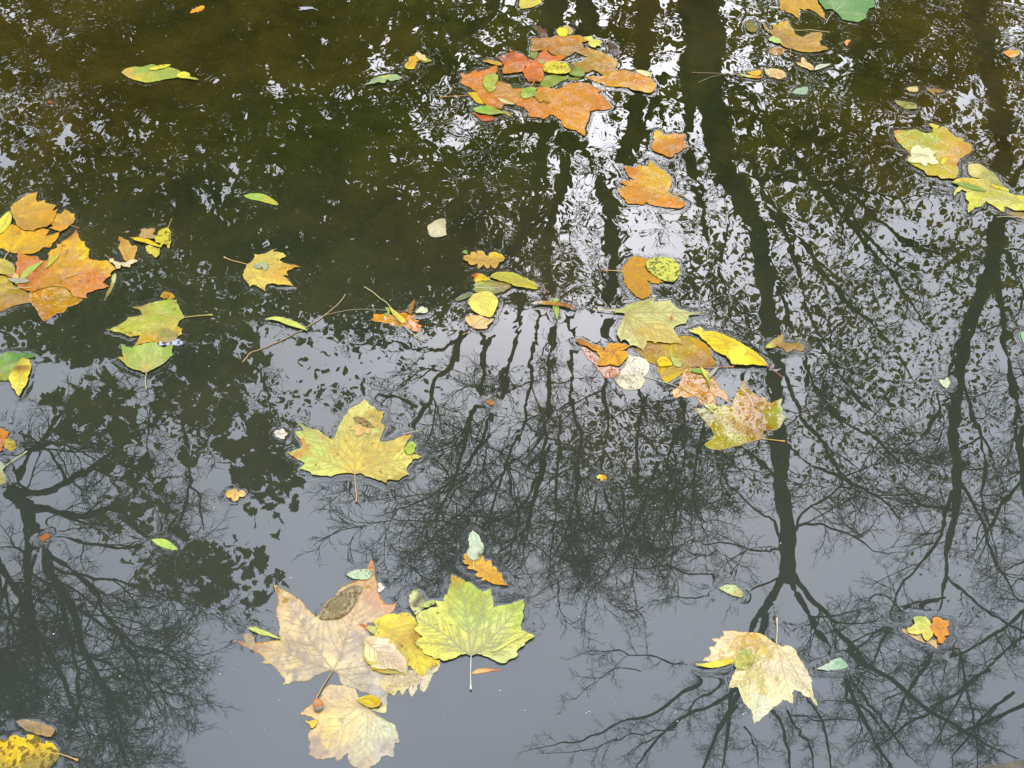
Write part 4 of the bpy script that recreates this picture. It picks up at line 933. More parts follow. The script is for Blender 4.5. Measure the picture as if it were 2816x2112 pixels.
LF('oval_leaf', 'mottled dark brown oval leaf on the big pink-brown leaf', 'D', '960,700 1000,600 1030,560 1080,520 1130,480 1200,430 1260,400 1320,390 1370,410 1330,480 1300,560 1250,630 1200,670 1130,700 1060,710 1000,705',
   '1100,600,8C765E;1250,500,94806A;1000,690,A89070', s='1250,468 1290,455 1335,455', sc='A85838', sr=0.5, spots=[(0.25, .005, 'C4B488', .7), (0.2, .004, '5C4A38', .8)], z=2.2)
LF('oval_leaf', 'pale mint leaf with black specks across the top tip of the pink-brown leaf', 'D', '1222,285 1270,250 1340,238 1400,235 1440,245 1465,275 1450,310 1400,330 1330,325 1260,312', 'C8E0A4', spots=[(0.10, .004, '3C4428', .85)], s='1465,278 1485,283 1505,286', sc='504838', sr=0.35, z=3, amp=1.5)
LF('leaf_scrap', 'pinkish-white scrap right of the top tip of the pink-brown leaf', 'D', '1510,370 1540,355 1560,380 1585,400 1550,440 1520,450 1525,400', 'F0DCD4', z=1.4, amp=2)
LF('willow_leaf', 'narrow yellow-green leaf with a dark notch at the left of the bottom cluster', 'D', '285,795 320,783 370,790 430,810 500,840 560,870 590,895 540,885 470,865 400,850 330,825', 'D8E044', smooth=True, v='285,797 430,830 588,893', vc='E8EC80', side=False, z=2.6, amp=2, spots=[(0.06, .004, '70601C', .8)])
LF('oval_leaf', 'small grey-brown oval leaf on the left tip of the pink-brown leaf', 'D', '248,870 275,835 310,840 345,880 350,930 350,960 335,1000 290,980 265,930', 'B49C8C', v='310,985 295,900 290,845', vc='C8907C', z=1.3, amp=1)
LF('plane_leaf', 'mustard-yellow leaf between the pink-brown leaf and the big green-yellow leaf', 'D', '1470,735 1520,690 1590,660 1660,650 1710,660 1770,645 1820,655 1850,680 1900,740 1930,790 1880,800 1930,870 1890,920 1860,930 1940,980 1960,1040 2080,1090 2110,1090 2080,1150 2030,1145 1980,1190 1945,1250 1890,1210 1820,1150 1790,1130 1780,1080 1740,1030 1690,960 1650,910 1600,900 1540,880 1480,870 1510,830 1520,790 1490,760',
   '1560,760,ECD050;1700,850,E0C060;1900,885,B88848;1950,1150,F0D444;1600,700,F0D454;1850,1000,E8CC54;1850,700,E4C458;1720,910,C89C58;2050,1120,E4C050;1650,830,E0B868', v='1480,740 1700,850 1850,1000 1940,1230', vc='D0A850', spots=[(0.03, .004, '5A4A30', .8), (0.06, .012, 'A8704C', .5)], z=1.6, amp=1.0, wet=0, **PL)
LF('willow_leaf', 'small yellow leaf tip with a red point beside the mustard-yellow leaf', 'D', '1340,745 1410,765 1470,770 1500,775 1520,830 1490,855 1450,830 1400,790', '1460,810,D8D860;1380,760,D06030;1500,830,C8D060', z=1.2, amp=1)
LF('beech_leaf', 'ragged yellow leaf edge showing beneath the pinkish serrated leaf', 'D', '1375,900 1450,870 1560,880 1660,900 1720,970 1800,1090 1803,1180 1795,1230 1700,1225 1590,1225 1500,1195 1470,1192 1450,1150 1390,1090 1380,1000', '1500,1100,D8C470;1700,1215,C8B060;1790,1200,D0C070;1465,1170,D89838', z=2.8, amp=2)
LF('beech_leaf', 'pinkish serrated leaf with a cream patch on its left side, bottom cluster', 'D', '1385,905 1440,880 1500,880 1560,890 1640,905 1680,960 1700,1000 1760,1060 1790,1100 1790,1150 1790,1200 1770,1220 1700,1195 1620,1180 1570,1190 1500,1180 1450,1145 1440,1115 1400,1080 1390,1020 1400,960',
   '1600,1000,ECCCBC;1440,1050,F8ECA0;1500,960,FAEEC8;1700,1120,E4C4B4;1450,930,ECC8B0;1470,1130,F0E898;1560,1080,E8C8BC', v='1390,905 1480,990 1600,1090 1765,1205', vc='C8988C', z=4.6, amp=2.6, edge=('E8D890', .0016), teeth=0.0006, group='small leaves on the bottom cluster')
LF('hawthorn_leaf', 'freckled buff leaf with long rounded lobes, lowest right in the bottom cluster', 'D', '1535,1310 1560,1260 1620,1230 1700,1210 1800,1190 1900,1200 1990,1170 2040,1140 2105,1090 2110,1140 2080,1200 2040,1220 2020,1270 2000,1330 1980,1370 1950,1400 1920,1370 1920,1310 1890,1340 1880,1390 1840,1440 1810,1400 1830,1330 1780,1380 1750,1430 1730,1400 1740,1370 1700,1390 1670,1430 1640,1410 1600,1400 1560,1370 1540,1340',
   '1700,1280,D8BCA4;1740,1400,E4D490;1950,1300,DCCCB0;1850,1400,E8D0C0;2050,1180,DCCCA4;1650,1400,E0C898', v='1590,1405 1700,1310 1850,1250 2060,1150', vc='C8A088', s='1592,1408 1560,1435 1530,1456', sc='C8A880', sr=0.45, spots=[(0.10, .003, '806050', .7)], z=0.9, amp=0.6)
LF('oval_leaf', 'spoon-shaped pale yellow leaf with a dark blotch, top of the bottom cluster', 'D', '1870,670 1830,600 1812,540 1820,470 1860,440 1900,428 1945,460 1968,520 1960,590 1920,640 1885,670', '1840,500,DCDC84;1920,510,6C6A4C;1890,540,747050;1860,460,D4D880;1900,610,DCD888;1940,580,C8C878;1900,480,8C8860', smooth=True, spots=[(0.22, .004, '585038', .8)], z=2.6)
LF('oval_leaf', 'small speckled green leaf between the spoon-shaped leaf and the big green-yellow leaf', 'D', '1930,600 1970,550 2010,535 2050,530 2060,570 2020,590 1980,600', 'BCCC50', spots=[(0.25, .0035, '4C5820', .8)], z=4.6)
LF('plane_leaf', 'big green-yellow plane leaf with a pale straight stalk, right of the bottom cluster', 'E',
   '972,490 1020,515 1070,540 1110,565 1160,575 1210,620 1270,660 1310,640 1350,630 1350,690 1365,740 1370,810 1420,790 1480,785 1540,775 1600,755 1665,730 1665,790 1650,840 1655,880 1640,940 1630,980 1640,1020 1690,1045 1765,1075 1720,1105 1670,1140 1660,1170 1620,1190 1590,1225 1600,1265 1550,1290 1510,1310 1500,1325 1440,1335 1390,1310 1350,1290 1300,1270 1260,1250 1210,1245 1160,1265 1110,1245 1060,1250 1010,1285 950,1300 905,1315 860,1290 810,1295 790,1270 745,1255 710,1240 700,1200 660,1180 630,1145 670,1100 700,1085 650,1040 615,1005 660,980 660,950 640,910 640,880 690,840 750,820 790,800 850,800 830,770 810,740 860,745 900,750 910,690 940,680 950,620 975,570',
   '1020,580,B8C828;1100,700,B0C430;1000,750,D4D440;1300,700,C8D448;1600,800,C4D43C;1250,950,C4DC5C;1500,900,D8E868;750,950,ECE460;800,1100,F4E450;1000,1150,E0DC60;1500,1250,DCE078;1150,1150,D0CC68;900,1250,E8DC5C;1700,1080,E8E450;977,500,C08830;1450,1050,DCE070;700,880,DCDC60;1050,900,C8D854;1600,950,C0D038',
   v='1160,1262 1125,950 1085,700 985,510|1160,1262 1400,1050 1655,745|1160,1262 900,1060 640,900|1160,1262 1000,1170 645,1145|1160,1262 1350,1180 1740,1080|1160,1262 1250,900 1345,645', vc='A4A058', s='1160,1265 1156,1450 1157,1580', sc='DCDCB0', sr=0.8, knob='E4D8B0', z=3.4, amp=1.6, spots=[(0.012, .006, '604830', .8), (0.15, .008, 'C8C838', .4)], mot=.26, **PL)
LF('willow_leaf', 'narrow folded yellow leaf lying on the right lobe of the big green-yellow leaf', 'E', '1330,1235 1400,1200 1480,1130 1560,1080 1640,1055 1700,1048 1640,1090 1560,1130 1480,1180 1400,1220', 'F0EC64', smooth=True, z=6, amp=1.2, v='1332,1234 1500,1130 1698,1049', vc='C8C040', side=False)
LF('oak_leaf', 'orange-tan oak leaf under the pale green leaf, above the bottom cluster', 'E', '1080,365 1110,350 1090,330 1110,290 1150,310 1200,330 1270,305 1285,350 1290,400 1310,360 1345,350 1360,420 1395,415 1405,470 1440,475 1450,510 1465,545 1480,570 1520,600 1460,590 1390,580 1340,560 1300,540 1260,545 1270,510 1220,510 1190,490 1230,465 1180,440 1120,430 1150,400 1100,390', '1250,430,E4A460;1450,560,DC9850;1120,360,D89858', v='1095,340 1250,440 1380,520 1515,598', vc='B87840', z=1.6, amp=1.4)
LF('oval_leaf', 'pale sage-green leaf with its white stalk hanging down over the orange oak leaf', 'E', '1175,70 1215,105 1240,140 1250,180 1275,200 1280,250 1265,300 1240,340 1190,370 1150,340 1125,310 1125,270 1150,230 1140,180 1140,120', '1190,150,C4DCAC;1200,260,D0E0A8;1240,300,8C9468;1180,330,CCDCA8', v='1178,80 1188,200 1185,360', vc='ECECC8', s='1185,360 1184,400 1182,445', sc='E4E0C0', sr=0.5, spots=[(0.07, .004, '4C5030', .8)], z=3.4, amp=2)
LF('willow_leaf', 'small reddish sliver under water right of the pale straight stalk', 'E', '1165,1420 1200,1390 1280,1378 1350,1378 1400,1385 1460,1390 1380,1400 1300,1412 1220,1428 1170,1430', '1220,1405,E09C70;1400,1390,B87060', z=-2, amp=.5)
LF('plane_leaf', 'pale buff plane leaf at the very bottom, mauve along its lower lobes', 'F',
   '720,630 800,640 870,640 950,640 970,700 985,750 1030,800 1080,850 1110,890 1160,930 1220,960 1280,990 1335,1020 1345,1070 1360,1090 1365,1140 1378,1180 1330,1190 1320,1250 1320,1325 1260,1305 1210,1320 1180,1370 1110,1410 1050,1440 960,1420 910,1390 890,1280 850,1310 790,1365 765,1320 700,1330 610,1345 560,1320 510,1300 530,1260 520,1210 530,1180 510,1150 520,1080 580,1040 600,970 540,940 480,920 430,915 480,870 520,840 570,810 600,780 640,740 650,680 690,650',
   '800,800,DCBC90;600,860,CCA480;750,700,C8AC94;900,950,E4D09C;1150,1100,D4D4A4;1250,1050,CCD8A8;700,1120,ECC888;600,1250,A88C84;1000,1230,D0CC9C;1000,1400,B0988C;1200,1280,BCB4A4;540,1190,A08480;750,1000,F0D490;470,900,C89870;720,1060,F4CC70;800,1320,B49C8C;920,680,CCB494;1300,1290,B4AC9C;960,1330,C4BC90',
   v='1075,865 820,845 600,835|1075,865 850,1030 700,1140 540,1260|1078,865 1070,1100 1015,1410|1078,865 1190,1050 1310,1290|1075,865 900,790 720,660|1080,865 1230,960 1360,1090', vc='D4AC78', z=-1.0, amp=1.0, wet=1, mot=.24, spots=[(0.05, .009, '8C7468', .6)], s='1076,862 1082,835 1086,800', sc='C8A868', sr=.6, **PL)
LF('oval_leaf', 'golden curled leaf with an orange fold on the pale buff leaf', 'F', '965,785 1020,755 1080,742 1140,745 1190,775 1200,820 1180,850 1130,860 1070,850 1010,820', '1080,800,F0C63C;1160,820,E8A830;990,790,F0D868', smooth=True, v='985,787 1080,775 1170,810|1000,795 1090,835 1175,830', vc='C07820', side=False, z=4, amp=3, wet=1)
LF('oval_leaf', 'pale straw leaf just under water behind the golden curled leaf', 'F', '1190,790 1250,830 1252,890 1220,905 1160,890 1110,865 1180,850 1200,820', 'D8CC8C', smooth=True, z=-1.4)
LF('leaf_scrap', 'small torn yellow scrap left of the pale buff leaf', 'F', '475,975 520,990 560,975 595,965 600,1000 570,1040 540,1048 525,1020 495,1000', 'F0C864', z=1.6, amp=1.5)
# --- upper cluster
WET = dict(wet=2)
LF('maple_leaf', 'largest wet orange maple leaf of the upper cluster, its lobe pointing down', 'G',
   '610,855 660,830 700,815 650,800 760,790 800,800 830,700 900,700 960,715 1030,715 1080,680 1150,660 1220,655 1300,665 1350,690 1390,720 1430,715 1400,750 1440,780 1450,800 1500,850 1530,890 1490,905 1430,915 1390,905 1320,925 1310,980 1290,1040 1270,1090 1272,1165 1230,1135 1190,1105 1130,1095 1060,1060 1050,1010 980,960 940,955 910,980 880,1000 840,980 790,980 750,975 740,930 700,890',
   '1200,780,D07C34;900,900,D4742C;1200,1030,D88834;1400,850,C87030;1000,800,D48240;750,870,C86C34;1250,1100,DC8C38;1050,950,D48030', v='970,705 1060,850 1180,1000 1268,1150|970,705 1200,790 1515,890|970,705 850,790 625,855|970,705 1150,700 1340,695|970,705 900,850 850,975', vc='C88844', s='970,705 955,675 935,638', sc='C88848', sr=0.7, z=2.0, **WET, **PL)
LF('maple_leaf', 'wet reddish-orange leaf at the left of the upper cluster, under the round lime leaf', 'G',
   '90,560 150,580 190,560 235,530 250,555 340,530 440,490 430,560 400,600 360,640 450,640 520,660 600,690 690,700 700,800 620,850 500,860 480,905 420,895 340,870 290,810 250,740 180,695 90,650 110,610',
   '200,620,D07440;500,740,C88870;300,570,CC6C34;400,820,C87048;450,700,D09070', v='690,760 450,720 110,620|690,760 500,660 430,510|690,760 500,830 440,890', vc='B86838', z=1.2, **WET, **PL)
LF('oval_leaf', 'round lime leaf with brown specks on the left orange leaf of the upper cluster', 'G', '350,575 400,570 445,590 445,640 420,670 430,710 370,750 330,710 305,660 315,610', 'B8BC3C', smooth=True, z=4.4, wet=1, spots=[(0.08, .005, '8A7030', .7)])
LF('oval_leaf', 'green leaf with a yellow edge left of the large orange leaf, upper cluster', 'G', '665,740 700,715 760,700 820,705 800,740 800,780 750,800 690,810 662,780', '740,750,90B030;700,780,B8C850;790,720,B0C040', z=4.6, wet=1, spots=[(0.1, .006, '386018', .7)])
LF('maple_leaf', 'rust-red maple leaf with a dark left tip in the upper cluster', 'G', '445,420 510,390 570,375 555,335 590,365 640,370 690,385 730,440 770,430 760,460 740,490 700,500 690,550 600,560 500,570 490,540 510,490 470,440', '600,480,C46438;480,420,A04838;550,540,CC8060;680,430,CC5C30', v='740,450 600,420 455,425|740,450 620,500 510,560', vc='A04C28', z=2.4, **WET, **PL)
LF('maple_leaf', 'vivid orange-red maple leaf in the middle of the upper cluster', 'G', '915,345 880,350 840,380 800,430 770,450 720,480 680,550 700,600 740,650 780,640 750,690 790,700 800,640 850,650 890,610 880,550 870,520 900,470 950,460 1050,440 1100,410 1020,400 960,400 920,380', '850,430,DC6430;800,560,D46838;1000,420,D86830;780,670,A85838', v='760,460 850,420 1060,425|760,460 800,560 790,690|760,460 830,430 912,350', vc='B85428', z=3.0, **WET, **PL)
LF('plane_leaf', 'brown-orange leaf at the top of the upper cluster, below the round yellow leaf', 'G', '760,240 850,235 960,230 1010,205 1060,220 1150,210 1230,210 1300,260 1240,270 1260,320 1300,360 1250,390 1180,360 1120,400 1040,410 960,380 920,345 860,345 800,360 750,350 780,300', '1000,300,BC7634;1010,225,D48A38;1220,230,C88444;900,320,A86C34;1150,360,A8703C', v='1010,215 1000,300 1010,390|1010,215 1150,270 1280,350|1010,215 900,270 770,330', vc='9A6030', z=2.6, **WET, **PL)
LF('plane_leaf', 'tan wet leaf with white glints at the right of the upper cluster', 'G', '1280,320 1340,330 1400,350 1470,380 1550,420 1580,470 1560,520 1530,580 1450,590 1400,550 1340,530 1290,560 1200,500 1150,470 1240,450 1300,400 1250,390 1300,360', '1350,430,C49058;1480,450,CC8C50;1250,480,A87848;1450,550,B88048', v='1290,340 1400,440 1540,560|1290,340 1330,450 1300,540', vc='986838', z=1.6, amp=3, **WET, **PL)
LF('birch_leaf', 'bright yellow leaf with brown stippling on the upper cluster', 'G', '870,525 890,480 940,460 1010,455 1080,470 1110,500 1140,550 1100,570 1040,578 980,572 920,560 880,545', 'ECCC24', v='872,525 1000,510 1138,550', vc='B89020', spots=[(0.25, .004, '8A5A10', .8)], z=6, wet=1, amp=2)
LF('oval_leaf', 'olive-brown leaf touching the right end of the stippled yellow leaf', 'G', '1100,480 1170,500 1230,520 1270,550 1260,600 1180,600 1120,570 1140,540', '1220,540,8CA028;1150,520,7C6C2C;1200,590,98A030', z=5, wet=1)
LF('oval_leaf', 'dull olive leaf below the stippled yellow leaf of the upper cluster', 'G', '850,650 890,600 960,580 1040,590 1150,605 1260,580 1200,622 1110,612 1040,640 1000,670 950,690 900,700 860,680', '94A01C', z=1.0, wet=1)
LF('oval_leaf', 'round bright yellow leaf topping the upper cluster', 'G', '1005,170 1020,145 1060,138 1100,155 1110,185 1100,215 1060,222 1020,205', 'F8E218', smooth=True, z=5, edge=('D8C818', .0012), amp=1)
LF('leaf_scrap', 'straw-coloured scrap behind the round yellow leaf', 'G', '1060,120 1100,110 1150,145 1160,170 1120,195 1110,165 1080,140', 'D8B87C', z=2, amp=3)
LF('hawthorn_leaf', 'pale yellow five-lobed small leaf at the upper right of the upper cluster', 'G', '1260,225 1300,225 1330,218 1350,250 1400,250 1435,275 1410,290 1430,310 1380,310 1370,328 1330,315 1300,285 1320,265 1275,250', 'E8DC54', v='1310,290 1350,270 1425,275|1320,280 1300,250 1270,230', vc='C8B840', side=False, s='1310,285 1280,300 1255,305', sc='C0A858', sr=.4, z=4.6, amp=1)
LF('leaf_scrap', 'dark reddish-brown sliver left of the round yellow leaf', 'G', '800,100 850,130 895,160 905,210 880,240 850,230 860,180 820,140', '744034', wet=1, z=1, amp=2)
LF('leaf_scrap', 'dark chocolate curled leaf right of the upper cluster', 'G', '1490,260 1540,270 1580,310 1590,380 1560,410 1540,350 1500,310', '50341F', wet=2, z=1, amp=3)
LF('willow_leaf', 'small orange-tan pointed leaf at the far left of the upper cluster', 'G', '300,452 360,438 430,455 490,480 480,495 400,480 340,465', 'D89C54', z=3.5, amp=1.5, v='302,452 400,465 485,488', vc='A86830', side=False)
LF('maple_leaf', 'long curled pinkish-brown leaf at the right end of the upper cluster', 'G', '1280,590 1340,590 1420,600 1500,590 1540,550 1620,545 1700,555 1750,570 1830,590 1890,610 1930,660 1940,700 1920,740 1880,755 1810,745 1740,735 1690,700 1600,690 1500,685 1400,650 1330,620', '1400,620,D89050;1600,600,CC8460;1650,650,D89878;1780,640,D8803C;1900,700,D89C78;1480,640,D88C48', v='1300,600 1500,630 1700,640 1920,690|1700,640 1720,600 1740,575', vc='B87040', z=3.0, amp=4, **WET, **PL)
LF('oval_leaf', 'cream oval leaf on the long curled leaf of the upper cluster', 'G', '1750,545 1820,548 1885,565 1895,605 1840,600 1790,575', 'F0DCA0', z=7, amp=1)
LF('plane_leaf', 'yellow-brown leaf under the left orange leaf, with a long orange stalk to the left', 'G', '160,745 240,740 290,790 310,855 250,840 210,800', 'D8AC34', s='200,770 100,780 0,785 -100,792', sc='D08440', sr=0.6, knob='E07830', z=0.8)
LF('willow_leaf', 'cream narrow leaf lying below the green leaf of the upper cluster', 'G', '440,805 500,815 560,840 610,870 540,860 480,840', 'E0CC98', smooth=True, z=3.6)
LF('willow_leaf', 'green curled leaf at the lower left of the upper cluster', 'G', '215,900 280,880 370,890 440,910 500,940 400,965 320,955 240,940', '300,910,8CC020;420,930,A8B030;240,920,A8C838', z=4, amp=4, wet=1)
LF('leaf_scrap', 'red-orange leaf piece beneath the green curled leaf', 'G', '215,930 280,960 400,970 415,1000 370,1015 300,1015 260,980', 'C84C1C', z=1, amp=2, wet=1)
LF('leaf_scrap', 'khaki tail right of the green curled leaf, lower left of the upper cluster', 'G', '440,925 480,920 540,930 580,970 560,975 520,950', 'B09C4C', z=1.4)
LF('oval_leaf', 'dark green pill-shaped leaf in the wet gap of the upper cluster', 'G', '570,680 620,670 680,690 675,705 590,705', '2E5424', smooth=True, z=3, wet=1)
LF('oval_leaf', 'olive leaf sliver at the upper left of the brown-orange top leaf', 'G', '755,370 770,270 800,260 800,300 800,340 830,370 820,400 790,430 760,410', '8C981C', z=1.2, wet=1)
LF('leaf_scrap', 'khaki scrap on the vivid orange-red leaf', 'G', '820,440 855,436 890,445 890,475 850,480', 'B4AC68', z=5)
LF('oak_leaf', 'little brown oak leaf on the left lobe of the largest orange leaf', 'G', '800,740 850,750 880,740 870,770 900,790 940,850 900,850 880,830 850,850 820,820 790,780', 'C48444', z=4.6, amp=1.5, edge=('9A5A28', .001))
# --- upper right of centre
LF('maple_leaf', 'small wet orange leaf with a yellow tip, on the dark trunk reflections', 'H', '565,140 610,150 640,190 700,180 740,170 775,185 840,175 830,230 850,280 890,290 820,310 780,350 740,360 720,395 680,395 640,370 580,350 535,330 530,280 550,230 545,180', '650,250,D08448;590,175,E8B434;800,250,CC7440;600,330,C87844', v='700,390 660,280 590,170|700,390 760,280 835,190|700,390 780,320 880,290', vc='B06C38', z=1.4, **WET, **PL)
LF('plane_leaf', 'wet amber plane leaf with its yellow stalk to the right, upper middle', 'H',
   '512,425 545,455 570,480 600,505 640,520 665,550 700,580 710,640 700,680 680,720 700,755 760,770 800,800 850,835 800,882 740,878 690,870 600,860 540,850 470,820 440,845 380,835 290,835 270,790 230,760 205,705 290,670 260,650 225,625 300,620 370,610 310,580 290,550 275,510 255,480 320,490 380,500 395,470 440,480 495,480 500,450',
   '600,560,DCA828;350,700,D08028;700,820,D07824;550,640,E0A82C;300,520,C86C1C;515,440,E0A830;450,780,D07C28;660,620,D8A428', v='690,740 580,600 515,440|690,740 450,620 270,490|690,740 450,730 215,705|690,740 480,790 290,825|690,740 760,800 845,835', vc='C88C24', s='690,740 760,752 840,766', sc='CCAC38', sr=0.7, knob='D8B030', z=2, **WET, **PL)
LF('plane_leaf', 'brown-orange leaf under the speckled round leaf, its stalk to the left', 'H', '360,1330 310,1355 285,1400 250,1430 240,1480 255,1530 260,1580 300,1640 340,1680 380,1720 440,1745 500,1720 520,1690 515,1650 500,1600 480,1560 520,1590 590,1598 640,1580 600,1550 520,1500 490,1480 460,1430 520,1400 480,1360 430,1345',
   '360,1480,C4842C;350,1400,C88838;450,1650,BC7C24;560,1560,C88840;300,1580,C08038', v='242,1478 380,1475 600,1570|242,1478 320,1420 400,1345|242,1478 360,1600 450,1730', vc='C88048', s='242,1479 150,1476 75,1471', sc='E0A464', sr=0.7, knob='D89858', z=1.6, **PL)
LF('poplar_leaf', 'round yellow-green leaf peppered with dark specks on the brown-orange leaf', 'H', '465,1420 490,1380 540,1360 600,1355 680,1355 740,1380 780,1430 793,1490 780,1530 740,1580 700,1585 630,1570 560,1530 500,1490', 'DADC20', smooth=True, s='600,1395 550,1355 490,1320', sc='A4A450', sr=.5, spots=[(0.34, .0035, '4A5418', .85)], z=4.4, amp=2)
# --- centre right cluster
LF('plane_leaf', 'pale yellow-green plane leaf topping the centre-right cluster, stalk to the left', 'I',
   '900,130 850,155 780,175 700,190 640,210 610,240 540,260 480,245 520,290 615,295 600,330 580,380 545,440 537,490 555,530 575,570 610,545 640,560 665,605 700,600 740,615 790,650 800,655 820,590 830,555 880,560 905,580 930,565 990,575 1050,580 1110,575 1175,590 1140,540 1110,500 1080,450 1090,420 1120,400 1200,385 1220,340 1220,315 1300,300 1385,290 1320,283 1230,280 1190,265 1140,255 1100,230 1060,200 1050,165 1000,175 940,170 890,195 905,150',
   '800,330,D4D074;700,230,B4B84C;620,450,DCDC7C;900,330,DCD880;850,490,D4A864;1100,550,D8B868;1300,290,C4C874;700,600,DCDC7C;800,190,B0B44C;1000,210,D4CC7C;900,430,D8C070;1180,330,D0D074;640,260,C0BC54', v='620,290 1000,285 1375,290|620,290 850,420 1165,588|620,290 690,460 795,645|620,292 610,420 565,560|620,288 760,230 900,140', vc='B08C50', s='620,290 500,275 360,258', sc='E4DC94', sr=0.8, knob='E8B478', z=3.8, amp=2.2, **PL)
LF('maple_leaf', 'ragged bright orange leaf with dark veins at the left of the centre-right cluster', 'I', '140,540 210,540 260,570 310,590 370,600 420,640 450,600 455,575 500,575 570,575 660,600 600,640 560,650 620,650 650,690 610,740 560,790 520,780 480,770 420,785 355,780 380,700 350,650 300,630 260,600 200,590', '450,680,E49850;300,600,D88840;600,610,DC9048;170,550,A86040;600,700,DC9448', v='640,600 500,650 370,770|500,650 400,640 280,590|500,650 560,720 560,785', vc='8A4A24', z=2.6, **PL)
LF('maple_leaf', 'dark rust leaf just under water below the ragged orange leaf', 'I', '150,545 200,610 230,670 260,720 330,770 360,830 420,900 480,900 540,890 580,850 560,800 480,780 360,790 380,700 300,640 240,600', '300,720,94582C;450,850,A06028;200,600,94603C', z=-2, amp=.8, wet=1, **PL)
LF('oval_leaf', 'grey-white mottled leaf with a very long pale stalk, centre-right cluster', 'I', '640,670 700,690 760,700 820,720 850,770 840,840 800,890 810,940 760,1000 690,1015 620,1010 560,970 530,930 560,880 580,820 620,780 630,720', '700,780,BCB498;620,960,B4AC7C;760,760,CCC4AC;600,880,A89C78;700,950,BCB48C', v='800,885 700,830 640,700|800,885 680,870 550,900|800,885 700,940 640,1000', vc='B0A480', s='800,885 950,930 1150,1000 1400,1130', sc='D4C48C', sr=0.6, z=-0.6, amp=1.2, wet=1, spots=[(0.12, .007, 'A09478', .5)], mot=.25)
LF('plane_leaf', 'broad ochre leaf in the middle of the centre-right cluster', 'I', '1170,495 1230,500 1290,520 1350,550 1400,590 1430,640 1440,700 1490,760 1440,790 1360,790 1280,790 1200,810 1150,860 1110,890 1060,920 1010,950 960,900 930,830 920,770 860,750 800,700 740,660 700,620 800,600 830,560 930,570 1050,585 1100,540',
   '900,680,B88C3C;780,640,A87438;1050,680,C4B048;1350,650,BC8034;1000,850,D8B448;1250,560,C09838;880,620,A87034;1380,750,A87038;1150,650,C8AC44;1280,740,B88038', v='960,890 1100,700 1220,510|960,890 1200,740 1430,680|960,890 1250,790 1450,780|960,890 900,740 720,630', vc='A87030', z=0.6, amp=1.5, wet=2, **PL)
LF('oval_leaf', 'small golden leaf on the ochre leaf of the centre-right cluster', 'I', '920,740 950,710 1000,705 1040,740 1065,780 1010,795 950,795 925,770', 'F0C428', smooth=True, v='925,765 980,730 1010,745', vc='C08020', side=False, z=4, amp=1.5)
LF('oval_leaf', 'translucent pale green leaf beside the small golden leaf', 'I', '1050,695 1100,720 1150,770 1140,800 1090,790 1060,740', 'C8C890', smooth=True, z=3.6, wet=1)
LF('maple_leaf', 'dull salmon-brown leaf in the lower middle of the centre-right cluster', 'I', '1190,810 1280,800 1360,810 1430,850 1480,930 1520,1000 1570,1030 1600,1100 1600,1130 1520,1080 1480,1070 1470,1110 1480,1150 1430,1170 1360,1160 1320,1120 1300,1080 1240,1070 1200,1090 1150,1070 1090,1090 1060,1030 1130,980 1150,920', '1300,920,B88450;1500,1050,BC8450;1150,1040,C89068;1400,1130,B07840;1250,860,B07C48', v='1300,795 1330,930 1400,1150|1300,795 1200,940 1080,1060|1300,795 1440,950 1590,1110', vc='A86840', s='1300,790 1400,806 1520,800 1645,795', sc='C4744C', sr=0.7, knob='C86048', z=-0.6, amp=1.5, wet=1, **PL)
LF('willow_leaf', 'bright green willow leaf, leftmost of the small trio below the ochre leaf', 'I', '1230,830 1290,820 1360,840 1400,870 1340,865 1270,850', '84C424', smooth=True, z=4)
LF('willow_leaf', 'yellow willow leaf, middle of the small trio below the ochre leaf', 'I', '1325,795 1380,840 1410,900 1430,940 1420,1005 1400,950 1385,910 1360,880', '1380,860,DCDC30;1420,970,A89830', smooth=True, z=5, amp=1.5)
LF('willow_leaf', 'grey willow leaf, rightmost of the small trio below the ochre leaf', 'I', '1510,800 1460,820 1420,870 1410,920 1440,890 1480,850', 'B4B494', smooth=True, z=5.5, amp=1.5)
ELM = LF('elm_leaf', 'long bright yellow leaf with a folded-over flap and a crimson stalk', 'I', '1215,450 1270,460 1260,435 1310,445 1320,420 1350,440 1360,465 1420,465 1470,465 1540,490 1610,530 1680,565 1760,610 1830,650 1890,700 1940,740 1970,790 1900,790 1830,780 1790,790 1730,785 1680,785 1630,780 1610,740 1580,700 1530,680 1480,650 1430,600 1390,560 1350,540 1320,500 1270,480',
   '1450,560,F0CC20;1680,700,FCE434;1560,560,E8BC20;1850,720,E8C020;1250,455,F0DC58;1700,640,F8D828;1600,620,ECC41C', v='1965,788 1760,650 1540,540 1300,455', vc='C89C18', s='1966,789 2040,850 2112,906', sc='BC5448', sr=0.6, z=4.2, amp=3.5, teeth=0.0007, group='autumn leaves floating on the pond')
LF('flap', None, 'I', '1600,650 1640,615 1700,612 1750,630 1770,660 1740,700 1760,750 1790,790 1730,785 1680,785 1630,780 1610,740 1595,690', 'FCE438', z=7, amp=1.5, teeth=0.0007, edge=('F0D048', .001), parent=ELM)
